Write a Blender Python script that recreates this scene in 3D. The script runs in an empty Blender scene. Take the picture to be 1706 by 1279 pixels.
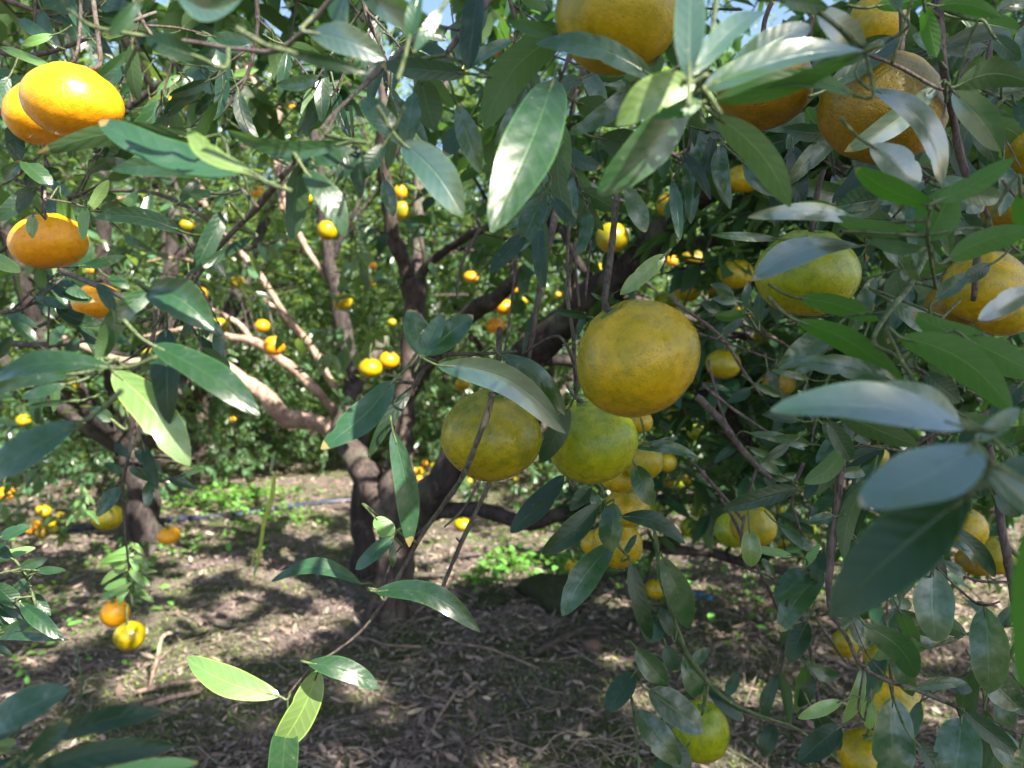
import bpy, bmesh, math, random
import numpy as np
from mathutils import Vector, Matrix, noise as mnoise
R = math.radians
rng = np.random.default_rng(11)
random.seed(5)
scene = bpy.context.scene
col = scene.collection

# ---------------------------------------------------------------- camera
W, H = 1706.0, 1279.0
FP = 1232.0                       # focal length in photo pixels
PITCH = R(-4.0)
CAM = Vector((0.0, 0.0, 1.0))
cam_d = bpy.data.cameras.new("camera")
cam = bpy.data.objects.new("camera", cam_d); col.objects.link(cam)
cam.location = CAM
cam.rotation_euler = (R(90) + PITCH, 0, 0)
cam_d.sensor_width = 36.0
cam_d.lens = 36.0 * FP / W
cam_d.clip_start = 0.02
cam_d.clip_end = 3000
cam_d.dof.use_dof = True
cam_d.dof.focus_distance = 0.55
cam_d.dof.aperture_fstop = 9.0
cam_d.dof.aperture_blades = 0
scene.camera = cam

# ---------------------------------------------------------------- world, sun, exposure
SUN = Vector((0.50, -0.56, 0.72)).normalized()      # towards the sun: behind the camera, to the right
elev = math.asin(SUN.z)
world = bpy.data.worlds.new("World"); scene.world = world
world.use_nodes = True
wn = world.node_tree.nodes; wl = world.node_tree.links
sky = wn.new("ShaderNodeTexSky"); sky.sky_type = 'NISHITA'; sky.sun_disc = False
sky.sun_elevation = elev
sky.sun_rotation = math.atan2(SUN.x, SUN.y)
sky.air_density = 1.0; sky.dust_density = 1.5; sky.ozone_density = 1.0
wl.new(sky.outputs[0], wn['Background'].inputs[0])
wn['Background'].inputs[1].default_value = 0.075
sd = bpy.data.lights.new("sun", 'SUN'); sd.energy = 5.0; sd.angle = R(0.55); sd.color = (1.0, 0.93, 0.80)
so = bpy.data.objects.new("sun", sd); col.objects.link(so)
so.location = SUN * 20; so.rotation_euler = SUN.to_track_quat('Z', 'Y').to_euler()
scene.view_settings.view_transform = 'Standard'
scene.view_settings.look = 'None'
scene.view_settings.exposure = 2.08
scene.view_settings.gamma = 1.0
scene.view_settings.use_curve_mapping = False
scene.cycles.max_bounces = 7
scene.cycles.transparent_max_bounces = 6
scene.cycles.transmission_bounces = 4
scene.cycles.sample_clamp_indirect = 6.0

# ---------------------------------------------------------------- geometry helpers
CX, CY = W / 2, H / 2
cp, sp = math.cos(PITCH), math.sin(PITCH)
def at(x, y, d):
    """point seen at photo pixel (x, y), d metres in front of the camera"""
    u = (x - CX) / FP * d; v = -(y - CY) / FP * d
    return Vector((u, d * cp - v * sp, CAM.z + d * sp + v * cp))
def at_np(x, y, d):
    u = (x - CX) / FP * d; v = -(y - CY) / FP * d
    return np.stack([u, d * cp - v * sp, CAM.z + d * sp + v * cp], -1)
def proj_np(p):
    x = p[:, 0]; y = p[:, 1]; z = p[:, 2] - CAM.z
    d = y * cp + z * sp; v = -y * sp + z * cp
    dd = np.where(d > 0.01, d, 0.01)
    return CX + FP * x / dd, CY - FP * v / dd, d
def ground_z(x, y):
    return (0.05 * mnoise.noise(Vector((x * 0.55, y * 0.55, 3.1)))
            + 0.022 * mnoise.noise(Vector((x * 2.1, y * 2.1, 7.7)))
            + 0.008 * mnoise.noise(Vector((x * 7.0, y * 7.0, 1.7))))
def on_ground(x, y):
    """where the line of sight through a photo pixel meets the ground"""
    a = at(x, y, 1.0) - CAM
    p = CAM + a * (CAM.z / -a.z)
    for _ in range(3):
        p = CAM + a * ((CAM.z - ground_z(p.x, p.y)) / -a.z)
    return p

def tag(o, label=None, cat=None, group=None, kind=None):
    if label: o['label'] = label
    if cat: o['category'] = cat
    if group: o['group'] = group
    if kind: o['kind'] = kind
    return o
def link(name, me, parent=None, loc=(0, 0, 0)):
    o = bpy.data.objects.new(name, me); col.objects.link(o)
    o.location = loc
    if parent: o.parent = parent
    return o
def empty(name, loc):
    o = bpy.data.objects.new(name, None); o.empty_display_size = 0.05
    col.objects.link(o); o.location = loc
    return o
def mesh_np(name, verts, faces, mat, uv=None, rnd=None, smooth=True):
    """verts (N,3); faces list of (M,k) arrays; uv per vertex; rnd per vertex"""
    me = bpy.data.meshes.new(name)
    verts = np.asarray(verts, dtype=np.float32)
    me.vertices.add(len(verts)); me.vertices.foreach_set('co', verts.ravel())
    li = np.concatenate([f.ravel() for f in faces]).astype(np.int32)
    tot = np.concatenate([np.full(len(f), f.shape[1]) for f in faces]).astype(np.int32)
    st = np.concatenate([[0], np.cumsum(tot)[:-1]]).astype(np.int32)
    me.loops.add(len(li)); me.loops.foreach_set('vertex_index', li)
    me.polygons.add(len(tot)); me.polygons.foreach_set('loop_start', st)
    me.polygons.foreach_set('loop_total', tot)
    if smooth: me.polygons.foreach_set('use_smooth', np.ones(len(tot), dtype=bool))
    me.update(calc_edges=True)
    if uv is not None:
        l = me.uv_layers.new(name='UVMap')
        l.data.foreach_set('uv', np.asarray(uv, dtype=np.float32)[li].ravel())
    if rnd is not None:
        a = me.attributes.new('rnd', 'FLOAT', 'POINT')
        a.data.foreach_set('value', np.asarray(rnd, dtype=np.float32))
    me.materials.append(mat)
    me.validate()
    return me

# ---------------------------------------------------------------- material helpers
class NT:
    def __init__(s, name):
        s.m = bpy.data.materials.new(name); s.m.use_nodes = True
        s.t = s.m.node_tree; s.t.nodes.clear()
        s.out = s.n('ShaderNodeOutputMaterial')
    def n(s, typ, **kw):
        nd = s.t.nodes.new(typ)
        for k, v in kw.items():
            if k.startswith('i_'):
                key = k[2:].replace('_', ' ')
                nd.inputs[key].default_value = v
            else: setattr(nd, k, v)
        return nd
    def l(s, a, b): s.t.links.new(a, b)
    def val(s, x, sock):
        if hasattr(x, 'is_linked') or isinstance(x, bpy.types.NodeSocket): s.l(x, sock)
        else: sock.default_value = x
    def math(s, op, a, b=0.0, c=None, clamp=False):
        nd = s.n('ShaderNodeMath', operation=op, use_clamp=clamp)
        s.val(a, nd.inputs[0]); s.val(b, nd.inputs[1])
        if c is not None: s.val(c, nd.inputs[2])
        return nd.outputs[0]
    def mix(s, f, a, b, blend='MIX'):
        nd = s.n('ShaderNodeMix', data_type='RGBA', blend_type=blend)
        s.val(f, nd.inputs[0]); s.val(a, nd.inputs[6]); s.val(b, nd.inputs[7])
        return nd.outputs[2]
    def noise(s, vec, scale, detail=3, rough=0.55, dist=0.0):
        nd = s.n('ShaderNodeTexNoise'); nd.inputs['Scale'].default_value = scale
        nd.inputs['Detail'].default_value = detail; nd.inputs['Roughness'].default_value = rough
        nd.inputs['Distortion'].default_value = dist
        if vec is not None: s.l(vec, nd.inputs['Vector'])
        return nd.outputs['Fac']
    def ramp(s, f, stops):
        nd = s.n('ShaderNodeValToRGB'); s.val(f, nd.inputs[0])
        e = nd.color_ramp.elements
        while len(e) > 1: e.remove(e[-1])
        e[0].position = stops[0][0]; e[0].color = (*stops[0][1], 1) if len(stops[0][1]) == 3 else stops[0][1]
        for p, c in stops[1:]:
            x = e.new(p); x.color = (*c, 1)
        return nd.outputs[0]
    def bump(s, h, strength, dist):
        nd = s.n('ShaderNodeBump'); nd.inputs['Strength'].default_value = strength
        nd.inputs['Distance'].default_value = dist; s.l(h, nd.inputs['Height'])
        return nd.outputs[0]
def g(v): return (v, v, v)
def c4(c): return (c[0], c[1], c[2], 1.0)

def leaf_material(name, top, under, glow, per_object=False, trans=0.25, rough=0.36, spec=0.6, veins=True, coat=0.0):
    t = NT(name)
    geo = t.n('ShaderNodeNewGeometry')
    if per_object: rnd = t.n('ShaderNodeObjectInfo').outputs['Random']
    else:
        a = t.n('ShaderNodeAttribute', attribute_name='rnd'); rnd = a.outputs['Fac']
    uv = t.n('ShaderNodeUVMap').outputs[0]
    sep = t.n('ShaderNodeSeparateXYZ'); t.l(uv, sep.inputs[0])
    U, V = sep.outputs[0], sep.outputs[1]
    s_ = t.math('ABSOLUTE', t.math('MULTIPLY', t.math('SUBTRACT', V, 0.5), 2.0))
    hsv = t.n('ShaderNodeHueSaturation')
    hsv.inputs['Color'].default_value = c4(top)
    t.l(t.math('MULTIPLY_ADD', rnd, 0.07, 0.465), hsv.inputs['Hue'])
    t.l(t.math('MULTIPLY_ADD', rnd, 0.8, 0.55), hsv.inputs['Value'])
    nz = t.noise(t.n('ShaderNodeTexCoord').outputs['Object'], 45, 3)
    topc = t.mix(t.math('MULTIPLY', nz, 0.3), hsv.outputs[0], c4([v * 1.7 for v in top]))
    if veins:
        nz2 = t.noise(t.n('ShaderNodeTexCoord').outputs['Object'], 110, 4, .6)
        mid = t.math('SUBTRACT', 1.0, t.math('MULTIPLY', s_, 14.0), clamp=True)
        w = t.math('SINE', t.math('MULTIPLY', t.math('SUBTRACT', U, t.math('MULTIPLY', s_, 0.16)), 54.0))
        sv = t.math('MULTIPLY', t.math('SMOOTH_MAX', t.math('SUBTRACT', w, 0.8), 0.0, 0.05), 0.6)
        vf = t.math('MAXIMUM', t.math('MULTIPLY', mid, 0.38), sv)
        topc = t.mix(vf, topc, c4([top[0] * 3.0 + .02, top[1] * 2.6 + .02, top[2] * 2.0]))
        edge = t.math('GREATER_THAN', s_, 0.93)
        topc = t.mix(t.math('MULTIPLY', edge, 0.5), topc, c4([top[0] * 3.2, top[1] * 2.8, top[2] * 1.6]))
        h = t.math('ADD', t.math('MULTIPLY', mid, -1.0), t.math('MULTIPLY', w, 0.12))
        h = t.math('ADD', h, t.math('MULTIPLY', nz2, 1.1))
    if veins:
        sp = t.n('ShaderNodeTexVoronoi'); sp.inputs['Scale'].default_value = 210; t.l(t.n('ShaderNodeTexCoord').outputs['Object'], sp.inputs['Vector'])
        spots = t.math('MULTIPLY', t.ramp(sp.outputs['Distance'], [(0.10, g(1)), (0.2, g(0))]), t.math('GREATER_THAN', nz2, 0.56))
        topc = t.mix(t.math('MULTIPLY', spots, 0.5), topc, (0.16, 0.15, 0.06, 1))
        dust = t.ramp(nz2, [(0.56, g(0)), (0.8, g(0.22))])
        topc = t.mix(dust, topc, (0.15, 0.17, 0.13, 1))
    # brown scorched tips on a few leaves
    scorch = t.math('MULTIPLY', t.math('GREATER_THAN', rnd, 0.8), t.math('GREATER_THAN', t.math('ADD', U, t.math('MULTIPLY', nz, 0.25)), 1.07))
    underc = c4(under)
    if veins:
        underc = t.mix(t.math('MULTIPLY', nz2, 0.5), c4(under), c4([v * .55 for v in under]))
        underc = t.mix(t.math('MULTIPLY', vf, 1.3), underc, c4([v * 2.2 + .02 for v in under]))
    else: t.l(t.math('MULTIPLY_ADD', rnd, 1.5, 0.22), hsv.inputs['Value'])
    col_ = t.mix(geo.outputs['Backfacing'], topc, underc)
    col_ = t.mix(t.math('MULTIPLY', scorch, 0.8), col_, (0.30, 0.22, 0.08, 1))
    p = t.n('ShaderNodeBsdfPrincipled')
    t.l(col_, p.inputs['Base Color'])
    t.l(t.math('ADD', t.math('MULTIPLY', geo.outputs['Backfacing'], 0.22), t.math('MULTIPLY_ADD', nz2 if veins else nz, 0.36, rough - .20)), p.inputs['Roughness'])
    p.inputs['Specular IOR Level'].default_value = spec
    if coat:
        t.l(t.math('MULTIPLY', t.math('SUBTRACT', 1.0, geo.outputs['Backfacing']), t.math('MULTIPLY_ADD', nz2, 2.6, coat - 1.3, clamp=True)), p.inputs['Coat Weight'])
        p.inputs['Coat IOR'].default_value = 1.85 if coat < 1 else 2.1; p.inputs['Coat Roughness'].default_value = 0.18
    if veins: t.l(t.bump(h, 0.4, 0.0007), p.inputs['Normal'])
    tr = t.n('ShaderNodeBsdfTranslucent'); tr.inputs['Color'].default_value = c4(glow)
    mx = t.n('ShaderNodeMixShader'); mx.inputs[0].default_value = trans
    t.l(p.outputs[0], mx.inputs[1]); t.l(tr.outputs[0], mx.inputs[2])
    t.l(mx.outputs[0], t.out.inputs[0])
    return t.m

def bark_material(name, c1, c2, scale=30, rough=0.85):
    t = NT(name)
    tc = t.n('ShaderNodeTexCoord').outputs['Object']
    mp = t.n('ShaderNodeMapping'); mp.inputs['Scale'].default_value = (1, 1, 0.35); t.l(tc, mp.inputs[0])
    n1 = t.noise(mp.outputs[0], scale, 6, 0.65, 0.4)
    n2 = t.noise(tc, scale * 0.22, 3)
    c = t.ramp(n1, [(0.3, c1), (0.7, c2)])
    c = t.mix(t.ramp(n2, [(0.5, g(0)), (0.7, g(0.55))]), c, c4((0.16, 0.17, 0.12)))
    mp2 = t.n('ShaderNodeMapping'); mp2.inputs['Scale'].default_value = (1, 1, 0.22); t.l(tc, mp2.inputs[0])
    cr = t.noise(mp2.outputs[0], scale * 3.2, 5, 0.7, 1.2)
    crack = t.ramp(cr, [(0.36, g(1)), (0.46, g(0))])
    c = t.mix(t.math('MULTIPLY', crack, 0.7), c, c4([v * 0.35 for v in c1]))
    li = t.noise(tc, scale * 0.7, 4, 0.6)
    c = t.mix(t.ramp(li, [(0.62, g(0)), (0.66, g(0.5))]), c, c4([v * 1.9 for v in c2]))
    n1 = t.math('SUBTRACT', n1, t.math('MULTIPLY', crack, 0.5))
    p = t.n('ShaderNodeBsdfPrincipled'); t.l(c, p.inputs['Base Color'])
    p.inputs['Roughness'].default_value = rough; p.inputs['Specular IOR Level'].default_value = 0.25
    t.l(t.bump(n1, 0.9, 0.006 if scale < 60 else 0.0012), p.inputs['Normal'])
    t.l(p.outputs[0], t.out.inputs[0])
    return t.m

def fruit_material(name, a, b, c, rough=0.34, pores=1.0, speck=0.5, bias=0.0):
    """peel: colour a -> b by large soft noise, c towards the bottom"""
    t = NT(name)
    oi = t.n('ShaderNodeObjectInfo')
    tc = t.n('ShaderNodeTexCoord').outputs['Object']
    add = t.n('ShaderNodeVectorMath', operation='ADD'); t.l(tc, add.inputs[0])
    sc = t.n('ShaderNodeVectorMath', operation='SCALE'); t.l(oi.outputs['Location'], sc.inputs[0]); sc.inputs['Scale'].default_value = 1.0
    t.l(sc.outputs[0], add.inputs[1])
    v = add.outputs[0]
    n1 = t.noise(v, 34, 6, 0.68, 0.5)
    sep = t.n('ShaderNodeSeparateXYZ'); t.l(tc, sep.inputs[0])
    colr = t.mix(t.ramp(n1, [(0.36 - bias, g(0)), (0.63 - bias, g(1))]), c4(a), c4(b))
    low = t.math('MULTIPLY', t.math('MULTIPLY', sep.outputs[2], -28.0, clamp=True), t.math('MULTIPLY_ADD', n1, 1.0, 0.25), clamp=True)
    colr = t.mix(low, colr, c4(c))
    n3 = t.noise(v, 160, 3, 0.6)
    colr = t.mix(t.ramp(n3, [(0.35, g(0.35)), (0.6, g(0))]), colr, c4([x * 0.55 for x in a]))
    vo = t.n('ShaderNodeTexVoronoi'); vo.inputs['Scale'].default_value = 620; t.l(v, vo.inputs['Vector'])
    dots = t.ramp(vo.outputs['Distance'], [(0.10, g(1)), (0.34, g(0))])
    colr = t.mix(t.math('MULTIPLY', dots, speck), colr, c4([x * 0.45 for x in b]))
    v2 = t.n('ShaderNodeTexVoronoi'); v2.inputs['Scale'].default_value = 310; v2.inputs['Randomness'].default_value = 1; t.l(v, v2.inputs['Vector'])
    freck = t.math('MULTIPLY', t.ramp(v2.outputs['Distance'], [(0.08, g(1)), (0.26, g(0))]), t.math('GREATER_THAN', t.noise(v, 90, 2), 0.50))
    colr = t.mix(t.math('MULTIPLY', freck, 0.42), colr, (0.10, 0.065, 0.015, 1))
    # a few brown scars
    n4 = t.noise(v, 60, 5, 0.75, 1.4)
    colr = t.mix(t.ramp(n4, [(0.66, g(0)), (0.72, g(0.6))]), colr, (0.15, 0.09, 0.03, 1))
    p = t.n('ShaderNodeBsdfPrincipled'); t.l(colr, p.inputs['Base Color'])
    t.l(t.math('MULTIPLY_ADD', n3, 0.5, rough - 0.29), p.inputs['Roughness'])
    p.inputs['Specular IOR Level'].default_value = 0.5
    p.inputs['Subsurface Weight'].default_value = 0.10
    p.inputs['Subsurface Radius'].default_value = (0.006, 0.003, 0.001)
    p.inputs['Subsurface Scale'].default_value = 1.0
    hh = t.math('ADD', t.math('MULTIPLY', t.math('MULTIPLY', t.ramp(vo.outputs['Distance'], [(0.05, g(0)), (0.4, g(1))]), t.noise(v, 45, 2)), 0.8), t.math('MULTIPLY', n1, 2.2))
    hh = t.math('ADD', hh, t.math('MULTIPLY', n3, 0.5))
    t.l(t.bump(hh, 0.6 * pores, 0.0008), p.inputs['Normal'])
    t.l(p.outputs[0], t.out.inputs[0])
    return t.m

def simple(name, c, rough=0.8, var=0.3, scale=20, spec=0.3, trans=0.0):
    t = NT(name)
    tc = t.n('ShaderNodeTexCoord').outputs['Object']
    n = t.noise(tc, scale, 4)
    cc = t.mix(n, c4([x * (1 - var) for x in c]), c4([min(1, x * (1 + var)) for x in c]))
    p = t.n('ShaderNodeBsdfPrincipled'); t.l(cc, p.inputs['Base Color'])
    p.inputs['Roughness'].default_value = rough; p.inputs['Specular IOR Level'].default_value = spec
    t.l(t.bump(n, 0.4, 0.002), p.inputs['Normal'])
    if trans:
        tr = t.n('ShaderNodeBsdfTranslucent'); t.l(cc, tr.inputs['Color'])
        mx = t.n('ShaderNodeMixShader'); mx.inputs[0].default_value = trans
        t.l(p.outputs[0], mx.inputs[1]); t.l(tr.outputs[0], mx.inputs[2]); t.l(mx.outputs[0], t.out.inputs[0])
    else: t.l(p.outputs[0], t.out.inputs[0])
    return t.m

M = {}
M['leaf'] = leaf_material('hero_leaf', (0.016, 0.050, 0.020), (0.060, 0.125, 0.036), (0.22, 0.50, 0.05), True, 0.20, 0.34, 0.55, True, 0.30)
M['leaf_waxy'] = leaf_material('sheen_leaf', (0.028, 0.068, 0.040), (0.075, 0.14, 0.05), (0.22, 0.50, 0.05), True, 0.15, 0.36, .8, True, 1.1)  # same leaf, made paler and heavily coated to imitate strong sky sheen
M['leaf_lit'] = leaf_material('lit_young_leaf', (0.13, 0.24, 0.07), (0.17, 0.27, 0.09), (0.40, 0.62, 0.08), True, 0.30, 0.42, 0.6, True, 0.3)  # paler copy: sun on lit leaves put into the colour; serves young leaves too
M['leaf_dark'] = leaf_material('dark_leaf', (0.009, 0.030, 0.014), (0.045, 0.09, 0.03), (0.12, 0.32, 0.04), True, 0.14, 0.36, 0.45, True, 0.0)  # darker leaf colour without a coat
M['leaf_vivid'] = leaf_material('vivid_leaf', (0.035, 0.095, 0.03), (0.045, 0.125, 0.025), (0.13, 0.40, 0.02), True, 0.40, 0.45, 0.5)  # saturated copy for backlit leaves: light through the blade partly put into colour
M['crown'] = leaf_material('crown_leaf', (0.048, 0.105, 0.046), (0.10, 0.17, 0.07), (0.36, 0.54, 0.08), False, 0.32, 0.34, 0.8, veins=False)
M['crown_dark'] = leaf_material('crown_leaf_dark', (0.020, 0.056, 0.024), (0.06, 0.115, 0.04), (0.16, 0.38, 0.05), False, 0.22, 0.42, 0.4, veins=False)  # darker copy of the crown leaf: shade of shaded crowns put into colour
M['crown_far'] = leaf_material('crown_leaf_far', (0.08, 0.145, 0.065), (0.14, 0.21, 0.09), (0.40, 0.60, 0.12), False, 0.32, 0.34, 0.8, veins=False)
M['bark'] = bark_material('bark', (0.024, 0.018, 0.018), (0.105, 0.078, 0.07), 26)
M['bark_dark'] = bark_material('bark_dark', (0.018, 0.015, 0.016), (0.07, 0.054, 0.052), 30)
M['bark_tan_lit'] = bark_material('bark_tan_lit', (0.20, 0.135, 0.11), (0.50, 0.35, 0.27), 30)  # paler bark copy: sun on lit limbs put into colour; dead sticks too
M['twig'] = bark_material('twig_bark', (0.040, 0.030, 0.028), (0.13, 0.10, 0.085), 160, 0.7)
M['twig_purple'] = bark_material('twig_purple', (0.045, 0.033, 0.034), (0.16, 0.12, 0.115), 120, 0.7)
M['twig_green'] = bark_material('twig_green', (0.05, 0.075, 0.03), (0.13, 0.17, 0.07), 160, 0.6)
M['stalk_pale'] = simple('yellow_green_stalk', (0.34, 0.42, 0.07), 0.6, 0.3, 60, trans=.2)  # the stem's own pale yellow-green
M['calyx'] = simple('calyx', (0.10, 0.16, 0.035), 0.7, 0.4, 300)
M['golden'] = fruit_material('peel_golden', (0.25, 0.215, 0.002), (0.52, 0.34, 0.002), (0.52, 0.28, 0.002), 0.33, 1.0, 0.35)
M['olive'] = fruit_material('peel_olive', (0.15, 0.17, 0.003), (0.40, 0.32, 0.003), (0.44, 0.27, 0.003), 0.33, 1.0, 0.4)
M['green'] = fruit_material('peel_green', (0.14, 0.22, 0.004), (0.34, 0.36, 0.004), (0.38, 0.28, 0.004), 0.33, 1.0, 0.4)
M['orange'] = fruit_material('peel_orange', (0.78, 0.29, 0.005), (0.82, 0.40, 0.006), (0.74, 0.25, 0.005), 0.36, 0.8, 0.2)
M['rusty'] = fruit_material('peel_rusty', (0.17, 0.13, 0.005), (0.33, 0.195, 0.004), (0.34, 0.145, 0.003), 0.42, 2.0, 1.0)
M['turning'] = fruit_material('peel_turning', (0.20, 0.20, 0.004), (0.38, 0.29, 0.004), (0.46, 0.24, 0.003), 0.38, 0.8, 0.3)

# ---------------------------------------------------------------- tubes
def tube_np(pts, radii, sides=8, rough=0.0, seed=0):
    """smooth tube through pts, returns verts, faces"""
    pts = [Vector(p) for p in pts]
    # catmull-rom resample
    P = []; RR = []
    n = len(pts)
    for i in range(n - 1):
        p0 = pts[max(i - 1, 0)]; p1 = pts[i]; p2 = pts[i + 1]; p3 = pts[min(i + 2, n - 1)]
        seg = 5 if n < 12 else 3
        for k in range(seg):
            t = k / seg
            P.append(0.5 * ((2 * p1) + (p2 - p0) * t + (2 * p0 - 5 * p1 + 4 * p2 - p3) * t * t + (3 * p1 - p0 - 3 * p2 + p3) * t ** 3))
            RR.append(radii[i] * (1 - t) + radii[i + 1] * t)
    P.append(pts[-1]); RR.append(radii[-1])
    if rough:
        for i in range(1, len(P) - 1):
            P[i] = P[i] + Vector((mnoise.noise(P[i] * 9 + Vector((seed, 0, 0))), mnoise.noise(P[i] * 9 + Vector((0, seed, 5))), mnoise.noise(P[i] * 9 + Vector((3, 0, seed))))) * rough * RR[i] * 1.6
    V = []; m = len(P)
    up = Vector((0.13, 0.31, 0.94)).normalized()
    t0 = (P[1] - P[0]).normalized()
    a = t0.cross(up)
    if a.length < 0.1: a = t0.cross(Vector((1, 0, 0)))
    a.normalize()
    for i in range(m):
        tt = (P[min(i + 1, m - 1)] - P[max(i - 1, 0)]).normalized()
        a = (a - tt * a.dot(tt)).normalized(); b = tt.cross(a)
        for s in range(sides):
            an = 2 * math.pi * s / sides
            r = RR[i]
            q = a * math.cos(an) + b * math.sin(an)
            if rough:
                r *= 1 + rough * (mnoise.noise((P[i] + q * r) * (0.45 / max(RR[i], 0.004)) + Vector((seed, seed, 0))))
            V.append(P[i] + q * r)
    F = []
    for i in range(m - 1):
        for s in range(sides):
            s2 = (s + 1) % sides
            F.append((i * sides + s, i * sides + s2, (i + 1) * sides + s2, (i + 1) * sides + s))
    V.append(P[-1] + (P[-1] - P[-2]).normalized() * RR[-1] * 0.6); tip = len(V) - 1
    T = [((m - 1) * sides + s, (m - 1) * sides + (s + 1) % sides, tip) for s in range(sides)]
    V.append(P[0]); b0 = len(V) - 1
    T += [((s + 1) % sides, s, b0) for s in range(sides)]
    return np.array([tuple(v) for v in V]), np.array(F), np.array(T)
class Tubes:
    def __init__(s): s.v = []; s.q = []; s.t = []; s.n = 0
    def add(s, pts, radii, sides=8, rough=0.0, seed=0):
        v, q, t = tube_np(pts, radii, sides, rough, seed)
        s.v.append(v); s.q.append(q + s.n); s.t.append(t + s.n); s.n += len(v)
    def mesh(s, name, mat, origin=(0, 0, 0)):
        v = np.concatenate(s.v) - np.array(tuple(origin))
        return mesh_np(name, v, [np.concatenate(s.q), np.concatenate(s.t)], mat)
def px_tube(T, pl, sides=10, rough=0.25, seed=0):
    """pl: (x, y, depth, width in photo px)"""
    T.add([at(x, y, d) for x, y, d, w in pl], [w * d / FP / 2 for x, y, d, w in pl], sides, rough, seed)

# ---------------------------------------------------------------- masses of small leaves
def leaves_np(pos, dr, nr, L, Wd, detail=1, bend=0.18):
    """real leaf blades: pos base, dr direction, nr normal. returns verts, faces, uv, rnd index"""
    N = len(pos)
    dr = dr / np.linalg.norm(dr, axis=1, keepdims=True)
    side = np.cross(dr, nr); side /= np.linalg.norm(side, axis=1, keepdims=True) + 1e-9
    nr = np.cross(side, dr)
    if detail:
        tpl = [(0, 0), (.25, -.8), (.25, 0), (.25, .8), (.62, -.88), (.62, 0), (.62, .88), (1, 0)]
        tri = [(0, 2, 1), (0, 3, 2), (4, 5, 7), (5, 6, 7)]
        quad = [(1, 2, 5, 4), (2, 3, 6, 5)]
    else:
        tpl = [(0, 0), (.42, -1), (.45, 0), (.42, 1), (1, 0)]
        tri = [(0, 2, 1), (0, 3, 2), (1, 2, 4), (2, 3, 4)]; quad = []
    k = len(tpl)
    V = np.zeros((N, k, 3)); uv = np.zeros((N, k, 2))
    for j, (t, s) in enumerate(tpl):
        o = dr * (t * L)[:, None] + side * (s * Wd * 0.5)[:, None]
        o += nr * (abs(s) * Wd * 0.16 - bend * L * t * t)[:, None]
        V[:, j] = pos + o; uv[:, j] = (t, 0.5 + 0.5 * s)
    base = (np.arange(N) * k)[:, None]
    F = [np.concatenate([base + np.array(f)[None] for f in tri])]
    if quad: F.insert(0, np.concatenate([base + np.array(f)[None] for f in quad]))
    return V.reshape(-1, 3), F, uv.reshape(-1, 2), np.repeat(rng.random(N), k)

LIT = []      # (point, radius): spots the photograph shows in the sun; sprigs that would block that ray are pruned
CLEAR = []    # (px, py, r, depth): fruit and limbs the photograph shows unobstructed
def in_lit_ray(p, grow=0.0):
    bad = np.zeros(len(p), dtype=bool)
    s = np.array(SUN)
    for q, r in LIT:
        w = p - np.array(tuple(q)); t = w @ s
        dist = np.linalg.norm(w - t[:, None] * s, axis=1)
        bad |= (t > 0.12) & (dist < r + grow)
    return bad
def in_clear(p, grow=0.0):
    x, y, d = proj_np(p)
    bad = (d < 0.55) & (d > -0.3) & (np.abs(x - CX) < 1100) & (np.abs(y - CY) < 900)
    for cx_, cy_, r, dep in CLEAR:
        bad |= (d > 0) & (d < dep) & ((x - cx_) ** 2 + (y - cy_) ** 2 < (r + grow * FP / np.maximum(d, .3)) ** 2)
    return bad

def rnd_unit(n):
    v = rng.normal(size=(n, 3)); return v / np.linalg.norm(v, axis=1, keepdims=True)
def sprig_mass(centers, outward, k=8, leaf=0.07, droop=0.35, prune=True, detail=1, twig_len=0.12, upb=0.9):
    """leafy shoots: k leaves spiralling along a short twig at every centre"""
    n = len(centers)
    ax = outward * 0.7 + rnd_unit(n) * 0.8; ax[:, 2] += 0.25
    ax /= np.linalg.norm(ax, axis=1, keepdims=True)
    tl = twig_len * (0.6 + 0.8 * rng.random(n))
    a = np.cross(ax, rnd_unit(n)); a /= np.linalg.norm(a, axis=1, keepdims=True); b = np.cross(ax, a)
    P = []; D = []; N_ = []; Ls = []
    for j in range(k):
        t = (j + 0.6) / k
        an = j * 2.4 + rng.random(n) * 0.9
        rad = a * np.cos(an)[:, None] + b * np.sin(an)[:, None]
        d = rad * (0.85 - 0.4 * t) + ax * (0.45 + 0.7 * t) + rnd_unit(n) * 0.25
        d[:, 2] -= droop * (0.4 + rng.random(n))
        nn = ax * 0.6 - rad * 0.1 + rnd_unit(n) * 0.45; nn[:, 2] += upb
        P.append(centers + ax * (tl * (t - 0.2))[:, None]); D.append(d); N_.append(nn)
        Ls.append(leaf * (0.65 + 0.55 * rng.random(n)))
    P = np.concatenate(P); D = np.concatenate(D); N_ = np.concatenate(N_); Ls = np.concatenate(Ls)
    Dn = D / np.linalg.norm(D, axis=1, keepdims=True)
    mid = P + Dn * (Ls * 0.5)[:, None]
    if prune:
        keep = ~(in_lit_ray(mid, 0.028) | in_clear(mid, 0.02))
        P, D, N_, Ls = P[keep], D[keep], N_[keep], Ls[keep]
    tw = (centers - ax * (tl * 1.3)[:, None], centers + ax * (tl * 0.8)[:, None])
    return P, D, N_, Ls, tw
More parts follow.
